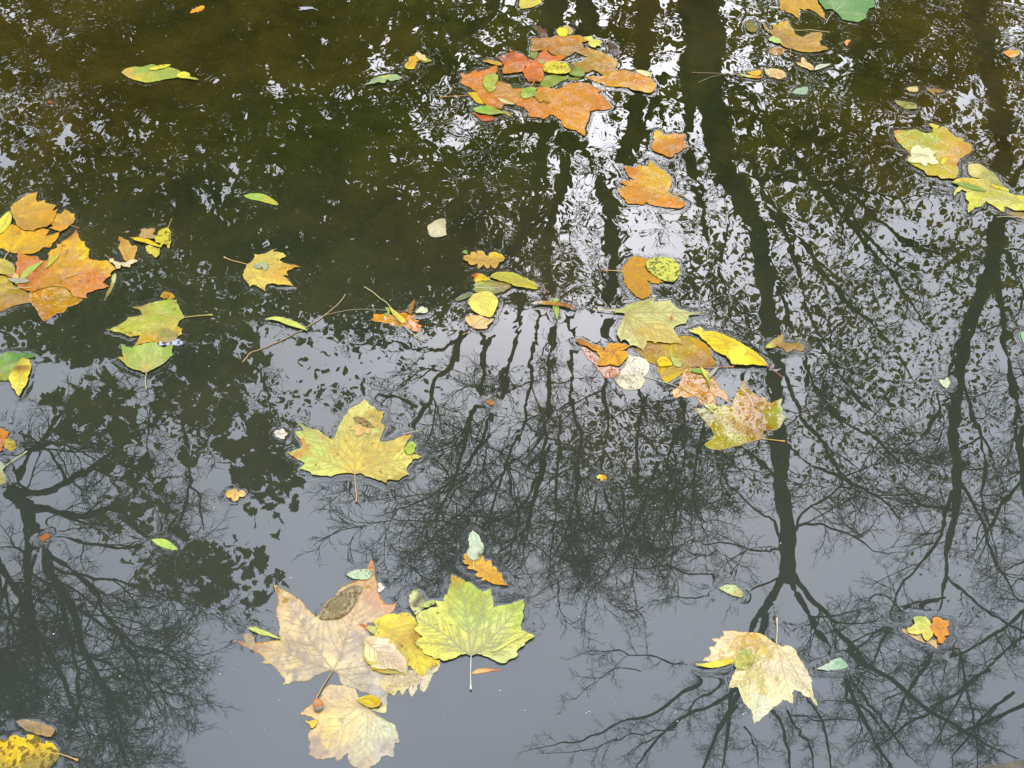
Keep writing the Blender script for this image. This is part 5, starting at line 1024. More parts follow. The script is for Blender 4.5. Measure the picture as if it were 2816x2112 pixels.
LF('plane_leaf', 'half-sunken olive and brown plane leaf at the lower right of the centre-right cluster', 'I',
   '1745,920 1770,970 1800,1020 1860,1050 1900,1085 1940,1070 1960,1110 2010,1140 2060,1110 2110,1090 2100,1150 2110,1240 2140,1260 2120,1310 2090,1370 2050,1395 1970,1395 1930,1400 1920,1480 1850,1490 1760,1520 1650,1550 1560,1575 1480,1580 1400,1560 1370,1530 1440,1490 1470,1430 1440,1380 1380,1310 1320,1240 1270,1180 1330,1190 1400,1180 1450,1190 1510,1165 1570,1150 1590,1170 1640,1160 1655,1080 1700,1020 1720,970',
   '1740,980,A48850;1750,1200,B08034;1550,1200,A8A034;2040,1200,A4B848;1600,1450,A8A438;1850,1250,A06834;1900,1400,906434;1420,1270,A8A880;1500,1390,A09434;1900,1150,A06C34;2080,1280,A0A040;1650,1300,AC8C34;1480,1540,A8A044', v='1905,1475 1700,1380 1480,1275|1905,1475 1820,1200 1745,950|1905,1475 1970,1290 2080,1120|1905,1478 1700,1530 1490,1578|1905,1475 2020,1390 2120,1290', vc='B08434', s='1905,1475 2000,1490 2130,1503', sc='C89438', sr=0.75, knob='D09040', z=-1.4, amp=1.2, wet=1, spots=[(0.06, .008, '6A4424', .5)], mot=.14, **PL)
LF('flower_tuft', 'tuft of pale yellow-green blossoms at the end of the long pale stalk', 'I', '1380,1140 1430,1130 1480,1160 1490,1190 1450,1200 1470,1230 1430,1230 1420,1200 1380,1180', 'D8DC74', spots=[(0.25, .003, '8A8838', .8)], z=3, amp=5, cat='flower', group='small bits floating on the pond')
LF('leaf_scrap', 'yellow-tipped brown leaf right of the long bright yellow leaf', 'I', '1950,630 1980,580 2050,530 2120,500 2110,560 2070,590 2020,620', '1975,615,CCC434;2060,560,B89464', z=3, amp=3)
LF('leaf_scrap', 'reddish-brown ragged leaf beside the yellow-tipped brown one', 'W2', '1135,1480 1170,1480 1200,1490 1235,1480 1262,1500 1255,1518 1220,1510 1190,1525 1170,1505 1145,1498', 'A87460', wet=1, z=1, amp=2)
# --- centre
LF('leaf_scrap', 'squarish pale tan leaf piece alone above centre', 'J', '210,150 230,175 225,220 230,270 235,305 190,320 150,325 100,325 70,300 60,260 55,215 100,185 160,155', '140,240,D8CCA4;215,200,C8B490', z=2, amp=2.2, edge=('C4B080', .0015))
LF('oak_leaf', 'tan oak leaf with deep rounded lobes at the centre', 'J', '400,510 440,495 470,510 465,470 500,465 540,510 520,455 580,460 610,500 640,520 640,475 690,465 730,480 760,495 790,530 770,560 735,565 720,600 700,630 670,610 650,575 640,620 620,625 590,580 540,620 530,600 540,570 490,590 460,590 440,560 400,545', '550,540,CC9C60;695,480,E8B848;450,540,C89458;700,590,C49458', v='400,530 600,548 785,522', vc='94602C', z=2, amp=1.5)
LF('elm_leaf', 'long olive-yellow serrated leaf with a pinkish stalk at the centre', 'J', '650,705 690,675 750,660 820,657 890,675 950,705 1010,735 1060,755 1095,780 1100,810 1085,825 1030,812 960,805 900,800 850,775 780,750 720,735', 'C6B82C', v='1095,800 900,735 655,705', vc='A89820', s='1098,800 1150,812 1205,856', sc='BC7458', sr=.5, knob='C87860', z=3.6, amp=2.5, teeth=0.0005)
LF('elm_leaf', 'green-brown leaf tucked under the olive-yellow serrated leaf', 'J', '510,750 560,740 640,740 720,745 800,765 850,790 820,820 740,850 640,860 540,855 505,845', '600,800,A4A058;750,790,98744C;560,760,B4B070;700,830,847830', v='510,805 680,802 845,792', vc='D8D0A0', z=1.2, wet=1)
LF('birch_leaf', 'short yellow leaf with a red tip left of the olive-yellow serrated leaf', 'J', '475,690 520,670 580,680 625,705 650,740 560,740 515,760 500,720', '560,710,E4B824;487,690,B03C30;520,740,E8C830', z=2.2, amp=2, spots=[(0.06, .003, '904020', .7)])
LF('willow_leaf', 'grey-green rolled leaf left of the round yellow centre leaf', 'J', '320,920 380,880 460,845 470,880 400,910 330,930', '7C8868', z=0.8, wet=1)
LF('poplar_leaf', 'rounded lemon-yellow leaf at the centre above the small pink maple leaf', 'J', '600,848 550,855 490,875 455,915 442,955 460,980 480,1020 530,1055 590,1080 655,1097 690,1040 720,970 725,930 690,880 650,855', '580,960,F2E264;520,900,E8D060;680,930,F0DC5C', smooth=True, v='480,905 580,960 655,1085|480,905 600,890 700,910', vc='D8C450', z=3.2, amp=2, spots=[(0.025, .004, '7A5A20', .8)])
LF('maple_leaf', 'small pale pink maple leaf below the lemon-yellow leaf', 'J', '460,1045 490,1070 530,1070 560,1060 600,1085 640,1100 685,1100 650,1140 620,1160 620,1190 570,1195 510,1190 480,1175 440,1150 415,1110 420,1080 450,1085', '540,1130,ECC4A4;450,1090,E8B090', v='490,1178 540,1120 600,1090|490,1178 570,1150 660,1110|490,1178 465,1110 455,1060', vc='C89478', s='488,1178 450,1225 392,1252', sc='CCA084', sr=0.5, knob='C08050', z=1.6, side=False, **PL)
LF('willow_leaf', 'arched rust-coloured narrow leaf crossing a small green one, right of centre', 'J', '1035,972 1090,950 1150,940 1230,945 1330,955 1410,980 1470,1015 1380,998 1290,985 1200,975 1110,970', '1200,960,C08440;1400,990,B06840;1050,968,E8DCC0', smooth=True, spots=[(0.3, .003, '703C18', .7)], z=5, amp=2)
LF('willow_leaf', 'small green leaf standing under the arched rust-coloured leaf', 'J', '1240,915 1270,905 1300,925 1300,945 1305,1000 1300,1060 1285,1115 1265,1060 1245,1000 1245,950', 'A8C434', smooth=True, v='1270,910 1275,1000 1285,1110', vc='C8D870', side=False, z=1.6)
LF('leaf_scrap', 'tiny green speck touching the left tip of the tan oak leaf', 'J', '385,470 400,455 425,452 435,475 425,490 405,482', '80B434', z=3)
# --- left of centre
LF('plane_leaf', 'golden plane leaf with its long stalk to the left, alone left of centre', 'K',
   '635,85 580,100 540,120 510,140 415,140 410,180 390,210 345,240 320,300 305,340 315,375 340,400 370,460 400,430 450,450 520,500 525,430 560,420 640,435 790,443 750,400 720,370 680,350 735,345 720,310 760,290 800,270 870,270 800,245 720,235 670,210 650,200 720,160 690,130 640,120 590,115',
   '450,300,E0C05C;450,400,E8C868;680,270,E0A454;600,150,D8C45C;700,420,E4B45C;560,330,E0B060;440,180,DCBC58;780,260,C88850;620,240,D8B860', v='348,240 550,290 720,400|348,240 560,240 800,255|348,240 500,160 620,95|348,240 420,360 515,490|348,240 330,320 370,450', vc='C89848', s='347,240 200,205 130,175', sc='D8AC64', sr=0.75, knob='C46054', z=2.4, amp=2.4, spots=[(0.05, .005, '8A6030', .75)], **PL)
LF('hawthorn_leaf', 'grey-green shrivelled leaf lying on the golden plane leaf', 'K', '410,250 450,230 500,220 545,240 540,290 510,300 490,270 450,280 415,280', 'B4BC84', z=5, amp=2, spots=[(0.2, .003, '6A7048', .7)])
LF('willow_leaf', 'curved bright yellow willow leaf lying on the long bent twig', 'K', '515,767 570,745 640,740 710,755 790,785 850,815 890,845 920,878 860,855 790,838 720,815 650,785 580,768', 'D8E230', smooth=True, v='518,766 700,775 915,873', vc='ECEC80', side=False, z=4.5, amp=1.5)
TW('twig', 'long bent brown twig under the curved yellow willow leaf', 'K', '1280,520 1230,590 1150,665 1080,720 1000,780 900,840 800,890 700,945 600,990 480,1040 380,1075 340,1120 300,1165', 'A88468', 0.9, 1.1, z=1.0)
TW('twig', 'thin straight twig running right from the long bent twig', 'K', '1090,715 1200,690 1300,672 1400,662 1560,665 1700,675 1960,685', 'A08070', 0.6, 0.45, z=0.7)
TW('leaf_stalk', 'pale curved stalk crossing the orange oak leaf, left of centre', 'K', '1460,460 1540,510 1600,560 1680,620 1720,680 1800,790 1860,850 1940,920 2040,962', 'D8BC88', 0.65, 0.65, z=4.2)
LF('willow_leaf', 'bright yellow leaf wrapped on the pale curved stalk', 'K', '1700,655 1740,680 1790,720 1845,770 1835,805 1800,790 1760,750 1720,700', 'F0E034', z=5, amp=1)
LF('oak_leaf', 'half-sunken orange oak leaf with pointed lobes under the pale curved stalk', 'K', '1520,760 1545,740 1550,700 1600,710 1680,700 1740,720 1830,690 1880,710 1940,725 1900,750 1980,770 1940,790 2010,820 1970,840 2015,880 1970,870 1930,865 1880,835 1830,820 1760,820 1700,795 1620,780', '1650,740,D49C70;1850,760,C88050;1560,750,D88C50;1980,850,CC7C40;1740,760,D0A080', v='1530,760 1750,760 1990,860', vc='B07848', z=-1, amp=1, wet=1)
LF('oak_leaf', 'dark brown upright leaf point behind the half-sunken oak leaf', 'K', '1870,690 1900,620 1940,575 1935,620 1910,680 1900,720', '9C643C', z=2, tilt=(0, .1))
LF('hawthorn_leaf', 'tiny cream lobed leaf right of the half-sunken oak leaf', 'K', '1945,695 1975,660 2010,635 2030,655 2060,665 2060,690 2020,700 1980,695', 'E4E4A8', z=2)
LF('leaf_scrap', 'green curl at the left end of the half-sunken oak leaf', 'K', '1655,645 1700,655 1705,690 1680,730 1655,720 1680,690', '94B430', z=3, amp=2)
LF('willow_leaf', 'bright green willow leaf alone in the dark water, upper left of centre', 'W1', '1053,847 1080,838 1120,838 1160,850 1195,875 1200,890 1160,880 1110,868 1070,858', '1110,850,A4C424;1190,882,C8B828', smooth=True, v='1055,847 1130,855 1198,886', vc='C8E058', side=False, z=1.6, amp=1.5)
LF('leaf_scrap', 'tiny red speck of leaf in the dark water, upper left', 'W1', '205,440 215,437 226,441 222,447 210,447', 'B84020')
# --- lower right
LF('plane_leaf', 'pale cream plane leaf just under water at the lower right, stalk pointing up', 'L',
   '430,330 520,340 620,345 700,350 760,370 800,400 840,430 880,450 930,480 980,465 1030,480 1065,510 1080,560 1110,610 1150,680 1190,750 1230,825 1210,810 1220,880 1230,910 1230,960 1280,1045 1240,1020 1210,960 1150,950 1110,910 1050,885 1030,920 1040,1025 980,990 940,985 900,1030 850,1050 820,1090 740,1160 670,1215 660,1130 640,1080 600,1040 560,980 540,930 520,870 490,860 425,870 450,800 480,730 500,680 490,640 300,620 180,615 250,560 260,520 245,485 290,480 320,440 260,405 340,400 380,375 370,330',
   '350,380,E4C8A8;400,560,ECD8B0;700,450,E4D49C;900,700,ECE4B8;700,850,E4E0A0;1100,620,DCBCA0;900,900,F0E8B0;750,1100,E0E4BC;1180,850,DCD4B8;600,1000,E0E0A4;1150,750,D4CCB4;660,420,D8A880;1000,520,DCD0A8;560,700,E8DCA8;1200,980,E0D8A0', v='880,455 650,470 300,560 190,612|878,452 600,420 270,405|880,455 770,720 672,1200|882,455 1020,640 1265,1030|880,455 640,760 440,865|885,455 960,760 1035,1015', vc='D0A488', s='880,455 886,330 884,215', sc='DCCCA8', sr=0.85, knob='D48C60', z=-1.5, amp=0.9, wet=1, spots=[(0.03, .008, 'B88C68', .5)], **PL)
LF('crumpled_leaf', 'crumpled yellow-green wad on the left side of the pale cream leaf', 'L', '490,590 540,530 610,505 670,510 680,560 660,640 620,685 560,700 490,690 480,640', '600,540,B8C858;550,640,D8D05C;620,620,C8BC58', z=3, amp=7, spots=[(0.2, .004, '90983C', .6), (0.2, .004, 'ECDC78', .7)])
LF('willow_leaf', 'bright yellow willow leaf pointing left from the crumpled wad', 'L', '105,655 200,645 300,622 400,605 490,612 440,645 360,675 270,685 180,680', '300,650,F4E444;450,620,E8C43C', smooth=True, z=3, amp=2)
LF('oval_leaf', 'pale mint-green leaf right of the pale cream plane leaf', 'L', '1255,695 1320,665 1380,640 1430,600 1490,590 1530,630 1560,665 1530,690 1470,698 1400,705 1320,705', '1400,660,B4D4A8;1500,640,A0C894;1280,695,D0D8B0', z=1.4, wet=0, v='1258,697 1400,680 1540,665', vc='C8E0B8')
LF('hawthorn_leaf', 'yellow lobed leaf in the small pair at the lower right', 'R', '1150,240 1200,235 1270,235 1310,270 1325,310 1310,330 1340,390 1320,430 1280,470 1245,430 1240,385 1180,400 1110,385 1095,350 1130,330 1170,295 1160,270', '1220,340,ECE064;1200,260,B8D050;1300,420,F0DC5C', v='1315,320 1230,340 1105,365|1315,320 1240,270 1170,245|1315,320 1300,390 1280,460', vc='D0C048', z=4)
LF('oak_leaf', 'coral-orange lobed leaf in the small pair at the lower right', 'R', '1345,240 1380,228 1420,245 1440,265 1490,270 1495,310 1470,330 1490,370 1500,400 1450,415 1465,440 1440,480 1390,480 1385,430 1345,390 1320,350 1305,320 1340,290', 'E48C58', edge=('B05828', .0008), v='1308,320 1400,340 1440,460|1308,320 1390,300 1480,290', vc='C06C40', z=3.2, wet=0)
LF('maple_leaf', 'dull pink leaf mostly hidden under the yellow and coral pair, lower right', 'R', '1045,340 1095,350 1110,385 1180,400 1240,390 1245,430 1280,470 1320,440 1380,440 1385,530 1340,500 1310,480 1240,465 1180,440 1120,400 1080,380', 'D8AC94', z=0.8, **PL)
LF('oval_leaf', 'small pale green mottled leaf on open water right of centre, lower half', 'W4', '893,885 930,868 960,872 985,888 1000,905 990,925 950,915 920,900', '940,885,CCDC88;985,915,C8B878', spots=[(0.2, .003, '7C8048', .6)], z=1.4)
LF('oak_leaf', 'tiny orange and yellow leaf on the branch reflections right of centre', 'W4', '365,400 375,392 392,394 410,402 405,415 398,412 385,422 380,410 370,412', '375,400,E0D050;400,405,E09850', z=1.2, spots=[(0.12, .002, 'A04020', .7)])
# --- right edge
LF('plane_leaf', 'wet yellow-green plane leaf with an orange right side, near the right edge', 'M',
   '975,285 1030,280 1100,285 1180,270 1230,295 1290,310 1340,300 1350,240 1400,260 1450,240 1500,290 1560,340 1620,350 1640,390 1690,400 1720,460 1680,500 1640,520 1600,550 1570,600 1585,690 1550,740 1490,735 1420,740 1390,710 1290,705 1260,660 1200,630 1130,590 1095,560 1130,510 1110,470 1080,450 1040,410 1000,370',
   '1100,340,B4B81C;1300,380,A8BC1C;1500,400,D4A83C;1650,450,C88438;1450,650,C8B424;1500,520,C8A438;990,300,CC8C1C;1350,300,B0B828;1550,560,C87C34;1200,600,C8B828;1450,300,CCAC3C', v='1610,548 1450,430 1250,370 1000,300|1610,548 1520,400 1440,260|1610,548 1650,480 1700,440|1610,548 1450,600 1280,690|1610,548 1560,650 1530,730', vc='C89C30', z=1.8, **WET, **PL)
LF('oak_leaf', 'cream lobed leaf stuck on the wet yellow-green leaf near the right edge', 'M', '1150,440 1200,425 1240,460 1300,450 1330,480 1380,480 1340,520 1370,560 1400,590 1340,610 1290,590 1270,630 1220,590 1150,590 1100,570 1140,530 1130,490', 'ECE4A8', z=4.6, wet=0, v='1110,565 1230,520 1370,485', vc='D0C080', side=False)
TW('leaf_stalk', 'long thin stalk poking left from the cream lobed leaf', 'M', '880,428 1000,460 1140,490', 'C0A888', 0.4, 0.4, z=3)
TW('leaf_stalk', 'dark thin stalk across the cream lobed leaf', 'M', '1010,503 1150,515 1300,540', '6C5030', 0.4, 0.4, z=6)
LF('leaf_scrap', 'small yellow leaf on the top tip of the wet yellow-green leaf', 'M', '1310,215 1360,225 1400,240 1380,265 1330,250', 'DCCC1C', z=4)
LF('leaf_scrap', 'small yellow diamond-shaped leaf in the middle of the wet yellow-green leaf', 'M', '1460,540 1480,560 1440,610 1415,600 1425,565', 'E8D020', z=5)
LF('plane_leaf', 'pale yellow-green leaf running off the right edge', 'M', '1520,775 1580,740 1680,730 1760,740 1850,740 1900,790 1980,820 2060,870 2120,900 2212,910 2290,930 2290,1040 2212,1040 2120,1040 2060,1010 2020,1000 2015,1055 1960,1020 1900,980 1850,950 1800,1000 1740,1010 1675,1065 1690,960 1655,925 1665,860 1620,840 1570,870 1540,910 1550,850 1580,820 1600,800',
   '1750,850,D0CC7C;2100,960,D8D868;1650,760,D8B45C;1900,850,CCCC6C;1720,980,D8DC94;2200,970,D4CC60;1850,780,C8B468;1560,860,D4D48C', v='2230,980 1950,870 1540,780|2230,980 1900,920 1690,1040|2230,980 2100,960 2015,1040', vc='B8A050', z=2.0, wet=2, **PL)
LF('leaf_scrap', 'buff-brown leaf between the two big leaves near the right edge', 'M', '1680,600 1760,590 1830,620 1880,660 1930,690 1970,750 2040,830 1960,810 1890,770 1800,730 1730,720 1690,690', '1740,650,E4C4A8;1850,700,B0A070;1950,770,A89468', z=1.2, wet=1)
LF('willow_leaf', 'green narrow leaf lying on the pale yellow-green leaf at the right edge', 'M', '1540,785 1620,775 1720,800 1800,835 1850,860 1760,855 1650,825', '8CAC2C', smooth=True, z=4.5)
LF('leaf_scrap', 'narrow yellow piece on the upper side of the pale yellow-green right-edge leaf', 'M', '1890,790 1950,810 2060,840 2060,865 1980,840 1910,820', 'E8C434', z=4.5, wet=1)
LF('leaf_scrap', 'brown leaf with a pale stalk under the pale yellow-green leaf, right edge', 'M', '2040,1060 2120,1050 2212,1060 2290,1080 2290,1130 2212,1120 2120,1090', 'A07C54', s='1950,1100 2080,1098 2212,1108', sc='DCC8B0', sr=0.5, z=0.8, wet=1)
LF('oval_leaf', 'olive-brown floating leaf above the wet yellow-green leaf, upper right', 'N', '1590,965 1640,965 1700,975 1770,985 1805,1020 1790,1045 1740,1045 1680,1030 1620,1000', '9A9024', spots=[(0.2, .004, '5C4414', .7)], z=1, wet=1)
LF('leaf_scrap', 'pale green scrap cut by the right edge', 'W2', '2198,1440 2212,1430 2235,1440 2240,1480 2212,1482 2200,1465', '90C874')
LF('leaf_scrap', 'tiny pale green lobed leaf on the right branch reflections', 'Z', '2028,820 2040,822 2047,815 2052,828 2044,840 2035,834', 'D8E0A4')
# --- top right
LF('plane_leaf', 'tan-orange leaf cut by the top edge, left of the green leaf', 'N', '485,-60 495,80 510,120 545,95 560,120 610,135 650,165 688,195 685,85 730,110 760,90 820,110 880,160 940,205 920,130 890,70 850,10 830,-60', '600,60,D49C4C;850,80,D09444;680,150,D89848;550,100,C88C40', v='700,-60 660,60 685,185|700,-60 800,60 935,200|700,-60 560,20 515,110', vc='B07830', z=2, **PL)
LF('plane_leaf', 'fresh green leaf cut by the top edge, its stalk pointing down to the left', 'N', '840,-60 870,30 900,70 930,100 990,95 1060,150 1090,190 1150,205 1240,220 1280,200 1320,180 1330,120 1350,90 1415,75 1400,30 1380,-60', '1150,100,6C9C44;1050,40,7CAC54;900,40,68983C;1300,60,649440;1250,190,78A448', v='1010,125 1080,60 1160,-30|1010,125 1000,50 965,-30|1010,125 1170,130 1330,150', vc='B0C47C', s='1010,122 965,175 936,232', sc='A8BC6C', sr=0.8, z=3, **PL)
LF('maple_leaf', 'orange maple leaf with upswept lobes just below the top-edge leaves', 'N', '335,210 360,270 400,300 440,290 435,240 480,245 500,210 540,215 575,190 590,240 620,290 640,330 690,355 720,360 780,330 830,320 888,320 890,370 875,410 880,440 960,475 900,490 820,500 740,500 680,490 620,470 560,460 510,430 500,400 440,360 400,310 360,290', '600,380,C48430;540,240,E0A868;750,400,C88830;700,460,CC8C38;400,320,B87840;480,290,D09448;850,370,C88C40', v='600,465 590,340 575,200|600,465 730,390 885,325|600,465 770,460 945,475|600,465 530,370 445,260|600,465 480,360 345,230', vc='8C5420', s='602,465 598,510 594,540', sc='C88C48', sr=.6, knob='B85838', z=2.4, wet=1, **PL)
TW('leaf_stalk', 'pale thin stalk lying across the orange maple leaf near the top edge', 'N', '540,290 620,302 700,308 780,302 860,312 970,326', 'D4BC80', 0.55, 0.6, z=5)
LF('leaf_scrap', 'sunken brown leaf piece below the orange maple leaf, top right', 'N', '400,470 480,450 550,470 530,510 470,530 400,510', 'A07434', z=-8, amp=1)
LF('hawthorn_leaf', 'small lime lobed leaf at the left of the orange maple leaf, top right', 'N', '390,385 420,360 460,360 500,385 515,410 480,425 460,415 440,412 425,402 405,402', 'C0DC68', z=4, amp=1.5)
LF('leaf_scrap', 'brown and yellow curled leaf left of the orange maple leaf, top right', 'N', '180,230 195,200 220,190 240,230 275,250 285,300 240,320 190,300', '8C7C2C', spots=[(0.3, .004, '48341C', .8)], z=1.4, amp=2)
LF('oak_leaf', 'pale pink oak leaf touching a pale green boat-shaped leaf, top right', 'N', '655,600 700,602 700,560 720,550 740,590 780,605 810,640 825,670 790,680 760,655 700,635 670,620', 'ECBC9C', edge=('C88868', .001), v='658,603 730,615 810,670', vc='C88C68', side=False, z=3, amp=2.5)
LF('willow_leaf', 'pale green boat-shaped leaf right of the pale pink oak leaf', 'N', '825,665 850,635 900,615 980,615 940,640 880,660 835,680', 'D4DCB0', smooth=True, z=3, amp=2.5)
TW('twig', 'thin forked brown twig in the dark trunk reflection, top right', 'W2', '775,315 860,318 950,322 1070,332 1180,348|805,358 860,335 920,321', '94745C', 0.6, 0.4, z=1.4)
LF('leaf_scrap', 'yellow-orange scrap lying on the thin forked twig', 'N', '190,690 220,692 240,685 280,678 310,675 325,700 315,722 260,725 200,712', 'E8AC44', z=3, amp=2)
LF('willow_leaf', 'narrow yellow and red leaf along the thin forked twig', 'N', '100,718 180,720 260,730 325,740 310,750 240,748 180,736', '160,725,D8D850;290,742,DC8850', z=2.4, amp=1)
LF('oval_leaf', 'pinkish-tan oval leaf at the right end of the thin forked twig', 'N', '350,690 400,665 460,665 520,680 545,710 552,740 500,760 440,745 380,730', 'E4B494', v='355,695 450,710 548,745', vc='B88868', z=3, amp=2.5, smooth=True)
LF('willow_leaf', 'pale yellow-green sliver on the pinkish-tan oval leaf', 'N', '355,652 375,685 405,730 380,720 358,695', 'D8DC90', z=6)
LF('oval_leaf', 'pale green oval leaf below the forked twig, top right', 'N', '620,880 650,850 700,835 755,832 765,860 745,900 690,900 640,897', 'A4BC8C', smooth=True, z=1.4)
LF('leaf_scrap', 'pale straw square-cut leaf left of a brown one, right upper part', 'N', '1700,840 1750,830 1805,830 1812,870 1770,880 1710,860', 'DCBC88', z=1.8)
LF('oak_leaf', 'brown pointed leaf beside the pale straw one, right upper part', 'N', '1890,830 1940,850 2000,850 2070,870 2010,885 1970,880 1975,915 1940,890 1900,860', 'A06C3C', wet=1, z=1)
LF('seed_shell', 'tiny pink-orange curved shell in the dark water, top right', 'N', '1110,410 1120,395 1145,388 1170,395 1150,412 1142,430 1130,447 1115,430', 'E49C74', z=2, amp=3, cat='seed shell', group='small bits floating on the pond')
LF('oval_leaf', 'small glossy orange oval leaf near the right edge at the top', 'W2', '2120,230 2150,217 2190,225 2185,242 2150,250', '2150,235,E88434;2180,240,D8B0A0', smooth=True, wet=2, z=1.6)
# --- top left
LF('elm_leaf', 'long green and yellow leaf with a browned left tip, upper left', 'O', '120,695 160,660 220,645 310,645 360,630 410,618 460,630 520,640 600,655 650,670 690,700 680,730 650,745 600,755 540,760 500,765 440,775 350,792 280,775 220,755 160,725', '400,740,B8BC14;550,710,A0B41C;170,710,D8A468;300,730,D4C414;300,670,98B418;400,640,8CAC20', v='140,700 350,700 680,715', vc='C8CC38', z=2.4, amp=2.5, wet=0, teeth=0.0005)
LF('willow_leaf', 'narrow yellow leaf with black marks lying on the long green leaf, upper left', 'O', '390,660 440,645 520,630 590,630 560,650 470,675 400,680', 'E8D424', spots=[(0.12, .004, '40340C', .9)], z=5.5, amp=1.5)
LF('oval_leaf', 'small bright yellow leaf with a pointed tail, right end of the long green leaf', 'O', '645,740 660,710 710,692 760,705 775,740 860,775 800,770 740,755 690,755', '700,725,F4E424;830,770,C0C420', z=5, amp=1.5)
LF('oak_leaf', 'small vivid orange lobed leaf at the top edge, left half', 'O', '770,128 780,115 790,95 812,92 830,75 852,75 870,60 905,60 905,90 890,95 880,112 862,110 850,122 825,118 800,128', '880,80,E8A848;800,115,F08C20;900,90,D86820', z=2)
def feather():
    o = empty('feather', tuple(on_water(300 + 1890 / S1, 88 / S1)) + (0,))
    tag(o, 'small white feather floating near the top edge, left half', 'feather')
    c = np.array(o.location[:2]); a = smooth_path(pts('O', '1985,105 1940,88 1890,88 1830,92') - c, 10); m = len(a)
    tv, tf = tube(np.column_stack([a, np.full(m, .0022)]), np.linspace(.0005, .0002, m), 6)
    mesh_obj('quill', tv, tf, stalk_mat('E8ECE8'), o)
    V, F = [], []; rs = np.random.RandomState(5)
    t = np.gradient(a, axis=0); t /= np.linalg.norm(t, axis=1, keepdims=True)
    for i in range(int(m * .3), m):
        for sg in (1, -1):
            for k in range(3):
                L = .010 * (0.5 + 0.6 * math.sin((i / m - .3) / .7 * 2.6)) * rs.uniform(.7, 1.1)
                an = sg * R(rs.uniform(28, 50)); d = np.array([t[i, 0] * math.cos(an) - t[i, 1] * math.sin(an), t[i, 0] * math.sin(an) + t[i, 1] * math.cos(an)])
                n_ = np.array([-d[1], d[0]]) * .00028; p = a[i]; z0 = .0024; z1 = .0015 + rs.uniform(0, .003)
                b = len(V); V += [(*(p + n_), z0), (*(p - n_), z0), (*(p + d * L - n_ * .3), z1), (*(p + d * L + n_ * .3), z1)]; F.append((b, b + 1, b + 2, b + 3))
    mesh_obj('vane', V, F, stalk_mat('DCE4E8'), o)
feather()
LF('oval_leaf', 'yellow leaf cut by the top edge near the middle', 'P', '1685,60 1690,20 1720,-40 1860,-40 1900,30 1850,55 1800,80 1740,85 1700,92', '1780,40,E0C854;1700,70,D4BC50', z=2, spots=[(0.04, .004, '8A6A28', .7)], v='1700,85 1790,30 1860,-30', vc='C8A840')
LF('willow_leaf', 'curled grey-green leaf with a long tail, left of the upper cluster', 'P', '205,822 260,795 300,760 350,740 400,735 500,715 575,742 540,765 480,775 425,765 410,800 350,795 270,810', '380,765,9CB464;480,745,A0BC70;400,740,D0D850;300,785,90A868', v='207,820 330,775 570,745', vc='C4D498', side=False, z=3, amp=3.5)
LF('oak_leaf', 'yellow-orange oak leaf upper left of the upper cluster', 'P', '600,620 640,590 640,550 690,540 700,520 720,510 745,530 790,540 815,560 860,585 815,600 780,600 740,575 710,590 700,625 690,660 640,668 605,650', '660,620,D89838;620,650,E4C838;840,585,B8B828;680,560,E0AC34', v='615,650 690,570 850,585', vc='A86828', z=2, amp=2)
LF('oak_leaf', 'small cream-pink oak leaf on top of the yellow-orange oak leaf', 'P', '700,525 715,512 740,515 760,535 790,535 800,560 805,605 780,595 760,585 735,575 720,555 705,548', 'F0CC98', z=5, amp=1.5)
# --- bottom left
LF('oval_leaf', 'grey-brown worn leaf above the spotted yellow leaf, bottom left corner', 'Q', '155,1220 230,1205 330,1220 430,1250 530,1300 490,1370 420,1360 320,1330 230,1290 185,1260', '300,1270,A88C70;450,1320,B88C70;200,1230,B09480', v='160,1225 330,1280 505,1345', vc='98785C', spots=[(0.3, .004, '7C6450', .5)], z=1.8, amp=2)
LF('elm_leaf', 'yellow leaf blotched with brown in the bottom left corner', 'Q', '-60,1400 30,1390 80,1410 90,1365 150,1350 200,1375 260,1390 260,1345 310,1350 380,1380 430,1440 440,1400 490,1420 540,1470 570,1530 560,1570 510,1620 470,1660 400,1720 -60,1760', '200,1500,F4C420;500,1450,F0C020;520,1600,988050;300,1660,A08848;80,1440,F0B838;50,1650,B09040', v='570,1530 300,1500 -30,1560', vc='D8A418', s='570,1530 650,1558 740,1590', sc='DC9C64', sr=0.8, spots=[(0.40, .0042, '6E5420', .92)], z=2.0, amp=2.2, knob='E0A870')
def bud():
    o = empty('acorn', tuple(on_water(700 + 605 / S1, 1700 + 835 / S1)) + (0,))
    tag(o, 'small orange-brown acorn at the end of the stalk of the pink-brown leaf', 'acorn')
    def lathe(name, prof, mat, ax, off):
        ax = np.array(ax, float); ax /= np.linalg.norm(ax)
        p = [np.array(off) + ax * h for h, r in prof]
        v, f = tube(p, [max(r, 1e-5) for h, r in prof], 16); mesh_obj(name, v, f, mat, o)
    ax = (0.25, -0.75, -0.35)
    M1 = leaf_material('acorn_skin', 0.25, 1.0, 0.1, 0)
    prof = [(-.0075, 0), (-.0072, .002), (-.006, .0042), (-.003, .0058), (0, .0062), (.003, .0058), (.0058, .0042), (.0070, .0022), (.0078, 0)]
    lathe('nut', prof, stalk_mat('C87424'), ax, (0, 0, .004))
    prof = [(.002, .0050), (.004, .0066), (.006, .0058), (.0082, .004), (.0092, 0)]
    lathe('cup', prof, stalk_mat('98887C'), ax, (0, 0, .004))
bud()
